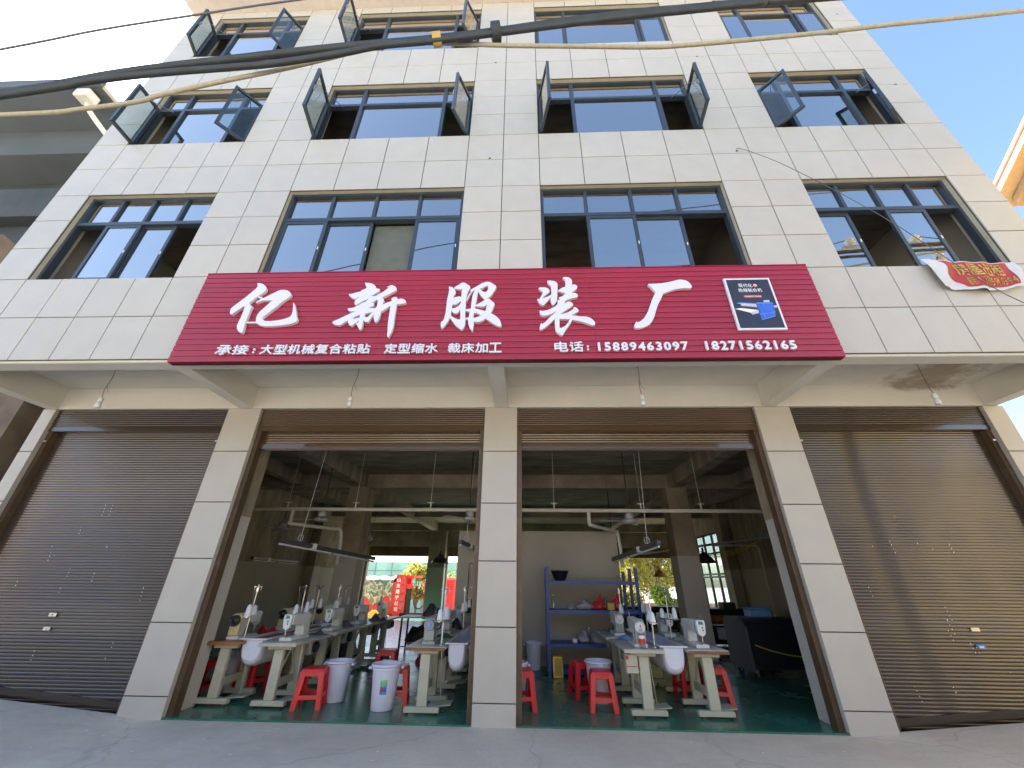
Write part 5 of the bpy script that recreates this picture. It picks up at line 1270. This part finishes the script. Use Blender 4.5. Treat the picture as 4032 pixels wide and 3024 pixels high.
# ------------------------------------------------------------------ cabinet on castors at the right, with its cord and box
cn = thing('castor_cabinet', 'dark cabinet on castors with a grey chamfered end behind the right column', 'cabinet', (0, 0, 0))
MB().prism([(4.38, 0.14), (4.38, 0.90), (4.46, 1.02), (4.60, 1.02), (4.60, 0.14)], 0, 1, 'x')
me = MB().prism([(4.40, 0.14), (5.25, 0.14), (5.25, 0.94), (5.10, 1.0), (4.62, 1.0), (4.40, 0.84)], 4.50, 4.56, 'x').build('end_panel', 'cabinet_grey', cn, bevel=0.006)
MB().prism([(4.46, 0.18), (5.22, 0.18), (5.22, 0.90), (4.50, 0.90), (4.46, 0.80)], 4.561, 7.4, 'x').build('body', 'cabinet_black', cn)
B(4.562, 7.4, 4.50, 5.22, 0.905, 0.985).build('top_rail', 'cabinet_black', cn, bevel=0.01)
for x in (4.62, 7.3):
    for y in (4.50, 5.15):
        cs = MB().tube([(x, y - 0.02, 0.07), (x, y + 0.02, 0.07)], 0.05, 14).build('castor', 'tyre', cn)
        B(x - 0.02, x + 0.02, y - 0.03, y - 0.022, 0.06, 0.17).box(x - 0.02, x + 0.02, y + 0.022, y + 0.03, 0.06, 0.17).build('castor_fork', 'steel', cs)
yc = MB().tube(smooth([(4.66, 4.44, 0.56), (4.95, 4.43, 0.47), (5.35, 4.42, 0.40), (5.8, 4.42, 0.38), (6.4, 4.43, 0.45)]), 0.011, 6).build('extension_lead', 'cord_yellow'); tag(yc, 'yellow cord drooping across the dark cabinet', 'cord')
bx = thing('storage_box', 'blue plastic box lying on the dark cabinet', 'box', (5.05, 4.85, 0.987))
B(-0.22, 0.22, -0.13, 0.13, 0, 0.15).build('tub', 'blue_box', bx, bevel=0.02); B(-0.23, 0.23, -0.14, 0.14, 0.151, 0.175).build('lid', 'blue_box', bx, bevel=0.006)
# spreading machine with an amber roll further back
sm = thing('spreading_machine', 'long dark machine with an amber roller behind the interior column', 'machine', (0, 0, 0))
B(4.95, 7.3, 8.6, 9.4, 0.10, 0.55).build('base', 'cabinet_black', sm); B(4.95, 7.3, 8.5, 9.5, 0.80, 0.95).build('table', 'cabinet_black', sm, bevel=0.01)
MB().tube([(4.95, 8.62, 0.68), (7.3, 8.62, 0.68)], 0.11, 16).build('roller', 'amber_roll', sm)
for x in (4.97, 6.9): B(x, x + 0.12, 8.7, 9.3, 0.55, 0.80).build('post', 'cabinet_black', sm)
B(5.05, 5.55, 8.75, 8.8, 0.96, 1.42).build('monitor', 'screen_teal', sm, bevel=0.01); B(5.7, 5.95, 8.55, 8.595, 0.22, 0.50).build('notice', 'white_print', sm)
B(6.0, 6.35, 8.55, 8.9, 0.95, 1.12).build('head', 'cabinet_grey', sm, bevel=0.02)
dc = thing('dark_counter', 'long dark counter below the rear window', 'counter', (0, 0, 0))
B(3.6, 7.4, 14.0, 14.8, 0.02, 0.70).build('body', 'cabinet_black', dc); B(3.5, 7.5, 13.9, 14.9, 0.70, 0.76).build('top', 'cabinet_black', dc)
# black framed work table and cloth piles near the rear
wt = thing('work_table', 'black framed work table near the rear opening', 'table', (-2.2, 7.0, FZ))
B(-0.55, 0.55, -0.35, 0.35, 0.74, 0.77).build('tabletop', 'table_laminate', wt)
for sx in (-0.5, 0.5):
    for sy in (-0.3, 0.3): B(sx - 0.02, sx + 0.02, sy - 0.02, sy + 0.02, 0, 0.74).build('leg', 'black_plastic', wt)
MB().bar((-0.5, -0.3, 0.15), (0.5, -0.3, 0.15), 0.02, 0.02).bar((-0.5, 0.3, 0.15), (0.5, 0.3, 0.15), 0.02, 0.02).build('rail', 'black_plastic', wt)
def pile(x, y, z, w, h, m, lab, seed):
    random.seed(seed); mb = MB().lathe([(w, 0.0), (w * 0.95, h * 0.3), (w * 0.7, h * 0.7), (w * 0.35, h * 0.95), (0, h)], 18)
    mb.v = [(a * (1 + 0.2 * math.sin(b * 23 + seed)), b * (0.75 + 0.2 * math.sin(a * 19)), max(0.0, c * (1 + 0.35 * math.sin(a * 17 + b * 13 + seed)))) for a, b, c in mb.v]
    tag(mb.build('cloth_pile', m, None, loc=(x, y, z)), lab, 'cloth', 'cloth lying about the workshop')
pile(-2.6, 9.2, FZ, 0.55, 0.42, 'fabric_pile', 'large dark heap of cloth on the floor near the rear', 1)
pile(-1.75, 5.6, FZ, 0.22, 0.26, 'red_bag', 'red bundle on the floor under the black framed table', 2)
pile(-2.0, 7.0, FZ + 0.77, 0.25, 0.22, 'fabric_pile', 'dark cloth heap on the black framed table', 3)
pile(-3.9, 6.4, FZ + 0.0, 0.3, 0.35, 'fabric_pile', 'dark cloth heap beside the left interior column', 4)

# ------------------------------------------------------------------ pipes, fans and lamps under the ceiling
pv = thing('water_pipe', 'white plastic pipe hung across the workshop ceiling', 'pipe', (0, 0, 0))
MB().tube([(-7.8, 4.5, 2.99), (7.8, 4.5, 2.99)], 0.042, 10).build('pipe', 'pvc', pv)
for x in (-5.0, -3.45, -1.75, 1.0, 2.9, 4.2):
    MB().tube([(x, 4.5, 3.03), (x, 4.5, 3.13)], 0.018, 8).box(x - 0.07, x + 0.07, 4.47, 4.53, 3.13, 3.145).tube([(x, 4.5, 3.14), (x, 4.5, 4.29)], 0.006, 5).build('hanger', 'pvc', pv)
for x, s in ((-4.85, 1), (1.75, 1)):
    MB().tube(smooth([(x, 4.5, 2.98), (x, 4.5, 2.74), (x + 0.06, 4.52, 2.68), (x + 0.6 * s, 5.2, 2.66), (x + 0.78 * s, 5.4, 2.60), (x + 0.82 * s, 5.42, 1.9)], 5), 0.04, 10).build('drop_pipe', 'pvc', pv)
def make_fan():
    t = thing('ceiling_fan', '', 'ceiling fan')
    MB().tube([(0, 0, 0.22), (0, 0, 1.5)], 0.012, 8).build('rod', 'dark_lamp', t)
    MB().lathe([(0.0, 0.22), (0.035, 0.21), (0.04, 0.17), (0.085, 0.16), (0.09, 0.04), (0.0, 0.035)], 18).build('canopy', 'fan_grey', t)
    MB().lathe([(0.0, 0.04), (0.06, 0.04), (0.14, 0.025), (0.15, 0.0), (0.13, -0.035), (0.06, -0.05), (0.0, -0.05)], 22).build('motor', 'fan_grey', t)
    for k in range(3):
        me = MB().add([(0.13, -0.035, 0.0), (0.62, -0.075, -0.012), (0.66, 0.0, -0.004), (0.62, 0.07, 0.01), (0.13, 0.035, 0.008), (0.13, -0.035, -0.004), (0.62, -0.075, -0.016), (0.66, 0.0, -0.008), (0.62, 0.07, 0.006), (0.13, 0.035, 0.004)],
                      [(0, 1, 2, 3, 4), (9, 8, 7, 6, 5), (0, 5, 6, 1), (1, 6, 7, 2), (2, 7, 8, 3), (3, 8, 9, 4), (4, 9, 5, 0)]).mesh('blade', 'fan_grey')
        me.transform(Matrix.Rotation(k * 2 * math.pi / 3, 4, 'Z')); obj('blade', me, t)
    return t
fp = make_fan(); fu = False
for x, y, z, a, lab in ((-4.17, 4.5, 2.77, 60, 'grey ceiling fan nearest the left column'), (-0.86, 4.5, 2.80, 100, 'grey ceiling fan partly hidden by the middle column'), (2.62, 4.5, 2.77, 65, 'grey ceiling fan above the blue rack'),
                     (-4.40, 8.0, 2.70, 58, 'grey ceiling fan in front of the left interior column'), (2.92, 8.0, 2.70, 64, 'grey ceiling fan beyond the partition wall'), (-5.9, 6.0, 2.75, 20, 'grey ceiling fan in the dark beside the left wall')):
    place(fp, fu, (x, y, z), R(a), lab, 'ceiling fans'); fu = True
def tube_light(p, q, lab, zc=4.28, wall=False):
    t = thing('tube_light', lab, 'light fixture', p, 0, 'tube light fixtures')
    d = Vector(q) - Vector(p); n = d.normalized()
    h = MB().bar((0, 0, 0.03), d + Vector((0, 0, 0.03)), 0.075, 0.07).build('housing', 'light_housing', t)
    MB().tube([n * 0.02 + Vector((0, 0, -0.035)), n * (d.length * 0.48) + Vector((0, 0, -0.035))], 0.019, 8).build('tube', 'light_tube', t)
    MB().tube([n * (d.length * 0.52) + Vector((0, 0, -0.035)), n * (d.length - 0.02) + Vector((0, 0, -0.035))], 0.019, 8).build('tube', 'light_tube', t)
    m_ = n * (d.length * 0.3); MB().bar(m_ - n * 0.05 + Vector((0, 0, 0.03)), m_ + n * 0.05 + Vector((0, 0, 0.03)), 0.10, 0.10).build('junction_box', 'white_print', t)
    if not wall:
        for k in (0.17, 0.9):
            c = n * (d.length * k)
            MB().tube([c + Vector((0, 0, 0.06)), c + Vector((0.1, 0.05, zc - p[2] if k < 0.5 else zc - q[2] + d.z * k))], 0.006, 5).build('suspension_wire', 'light_tube' if k < 0.5 else 'wire_thin', t)
        c = n * (d.length * 0.17); MB().tube([c + Vector((0.05 * math.sin(a), 0.0, 0.14 + 0.06 * math.cos(a))) for a in [i * 0.5 for i in range(13)]], 0.005, 5).build('wire_loop', 'light_tube', t)
tube_light((-4.22, 3.2, 2.20), (-3.30, 5.8, 2.02), 'long tube light hanging over the left rows of tables')
tube_light((2.77, 3.2, 2.20), (2.30, 5.9, 2.0), 'long tube light hanging over the right rows of tables')
tube_light((-1.02, 4.4, 2.30), (-0.55, 6.3, 2.15), 'tube light hanging near the middle column')
tube_light((-7.78, 4.6, 2.12), (-7.78, 6.8, 2.12), 'tube light fixed along the left wall', wall=True)
tube_light((-7.76, 8.0, 2.12), (-7.76, 10.6, 2.12), 'tube light fixed further along the left wall', wall=True)
def pendant(x, y, z, r, lab, m):
    t = thing('pendant_lamp', lab, 'lamp', (x, y, z), 0, 'cone pendant lamps')
    MB().lathe([(0.03, 0.0), (0.05, -0.04), (r * 0.6, -r * 0.5), (r, -r), (r * 0.98, -r), (r * 0.55, -r * 0.48), (0.0, -0.05)], 20).build('shade', m, t)
    MB().lathe([(0.0, 0.10), (0.03, 0.1), (0.035, 0.0), (0.0, 0.0)], 10).build('socket', m, t)
    MB().tube([(0, 0, 0.1), (0, 0, 4.28 - z)], 0.006, 5).build('flex', 'wire_thin', t)
    MB().lathe([(0.0, -r * 0.35), (0.05, -r * 0.5), (0.06, -r * 0.75), (0.0, -r * 0.98)], 12).build('bulb', 'light_tube', t)
pendant(-3.55, 15.0, 2.75, 0.42, 'dark cone lamp in front of the rear column', 'dark_lamp')
pendant(6.15, 9.6, 2.55, 0.36, 'large dark cone lamp before the barred window', 'dark_lamp')
pendant(6.35, 15.2, 2.20, 0.33, 'small cone lamp against the bright rear window', 'amber_roll')
# a conduit with hanging yellow cords along the right side
cd_ = thing('cable_conduit', 'slanting conduit with loose yellow cords before the right wall', 'conduit', (0, 0, 0))
MB().tube([(7.6, 8.0, 2.85), (5.0, 12.8, 2.65)], 0.04, 8).build('conduit', 'galvanised', cd_)
for k in range(3): MB().tube(smooth([(7.4, 8.3, 2.78), (6.9, 9.2, 2.55 - 0.06 * k), (6.2, 10.5, 2.48 - 0.03 * k), (5.6, 11.7, 2.66)]), 0.01, 5).build('loose_cord', 'cord_yellow', cd_)
MB().tube([(7.76, 9.2, 0.1), (7.76, 9.2, 2.6)], 0.035, 8).build('riser', 'pvc', cd_)
MB().tube(smooth([(7.76, 9.2, 2.5), (7.7, 9.2, 2.68), (7.2, 9.25, 2.70), (6.4, 9.3, 2.70)]), 0.035, 8).build('branch', 'pvc', cd_)

# ------------------------------------------------------------------ cloth and scraps left on the tables
def scrap(x, y, w, d, h, m, lab, seed):
    random.seed(seed); nu, nv = 10, 8; vs = []
    for j in range(nv + 1):
        for i in range(nu + 1):
            u, v = i / nu - 0.5, j / nv - 0.5
            e = max(0.0, 1 - (2 * u) ** 4) * max(0.0, 1 - (2 * v) ** 4)
            vs.append((u * w * (1 + 0.12 * math.sin(9 * v + seed)), v * d * (1 + 0.12 * math.sin(8 * u + seed * 2)), 0.003 + h * e * (0.55 + 0.45 * math.sin(7 * u + 5 * v + seed))))
    n0 = len(vs); vs += [(a, b, 0.0) for a, b, c in vs]
    fs = [(j * (nu + 1) + i, j * (nu + 1) + i + 1, (j + 1) * (nu + 1) + i + 1, (j + 1) * (nu + 1) + i) for j in range(nv) for i in range(nu)]
    o = MB().add(vs, fs + [tuple(n0 + q for q in f[::-1]) for f in fs], True).build('cloth_piece', m, None, loc=(x, y, FZ + 0.7515))
    o.rotation_euler = (0, 0, random.uniform(-0.6, 0.6)); tag(o, lab, 'cloth', 'cloth lying about the workshop')
for k, (x, y, w, d, h, m, lab) in enumerate((
    (-3.05, 3.05, 0.3, 0.16, 0.05, 'fabric_pile', 'dark cloth behind the first machine of the second row'),
    (-3.2, 4.4, 0.34, 0.2, 0.09, 'fabric_pile', 'dark cloth heap behind the second machine of the second row'),
    (-3.0, 5.75, 0.36, 0.2, 0.14, 'fabric_pile', 'tall dark cloth heap far back on the second row'),
    (-4.0, 3.15, 0.3, 0.2, 0.12, 'red_bag', 'dark red cloth behind the yellow ended machine'),
    (-4.0, 4.45, 0.34, 0.2, 0.16, 'fabric_pile', 'dark cloth heap on the second table of the leftmost row'),
    (-0.98, 2.86, 0.34, 0.14, 0.06, 'leaf', 'dark green cloth behind the grey machine by the sticker bucket'),
    (-1.0, 4.2, 0.36, 0.2, 0.18, 'cabinet_black', 'black cloth heap further back beside the middle column'),
    (1.95, 2.95, 0.3, 0.16, 0.06, 'blue_box', 'blue cloth behind the bottle in the right bay'),
    (2.05, 4.1, 0.34, 0.2, 0.10, 'fabric_pile', 'dark cloth on the second table right of the rack'),
    (2.80, 2.96, 0.3, 0.14, 0.05, 'machine_grey', 'grey cloth behind the blue trimmed machine'),
    (2.85, 4.2, 0.34, 0.2, 0.10, 'fabric_pile', 'dark cloth at the rear of the rightmost row'))):
    scrap(x, y, w, d, h, m, lab, k + 1)
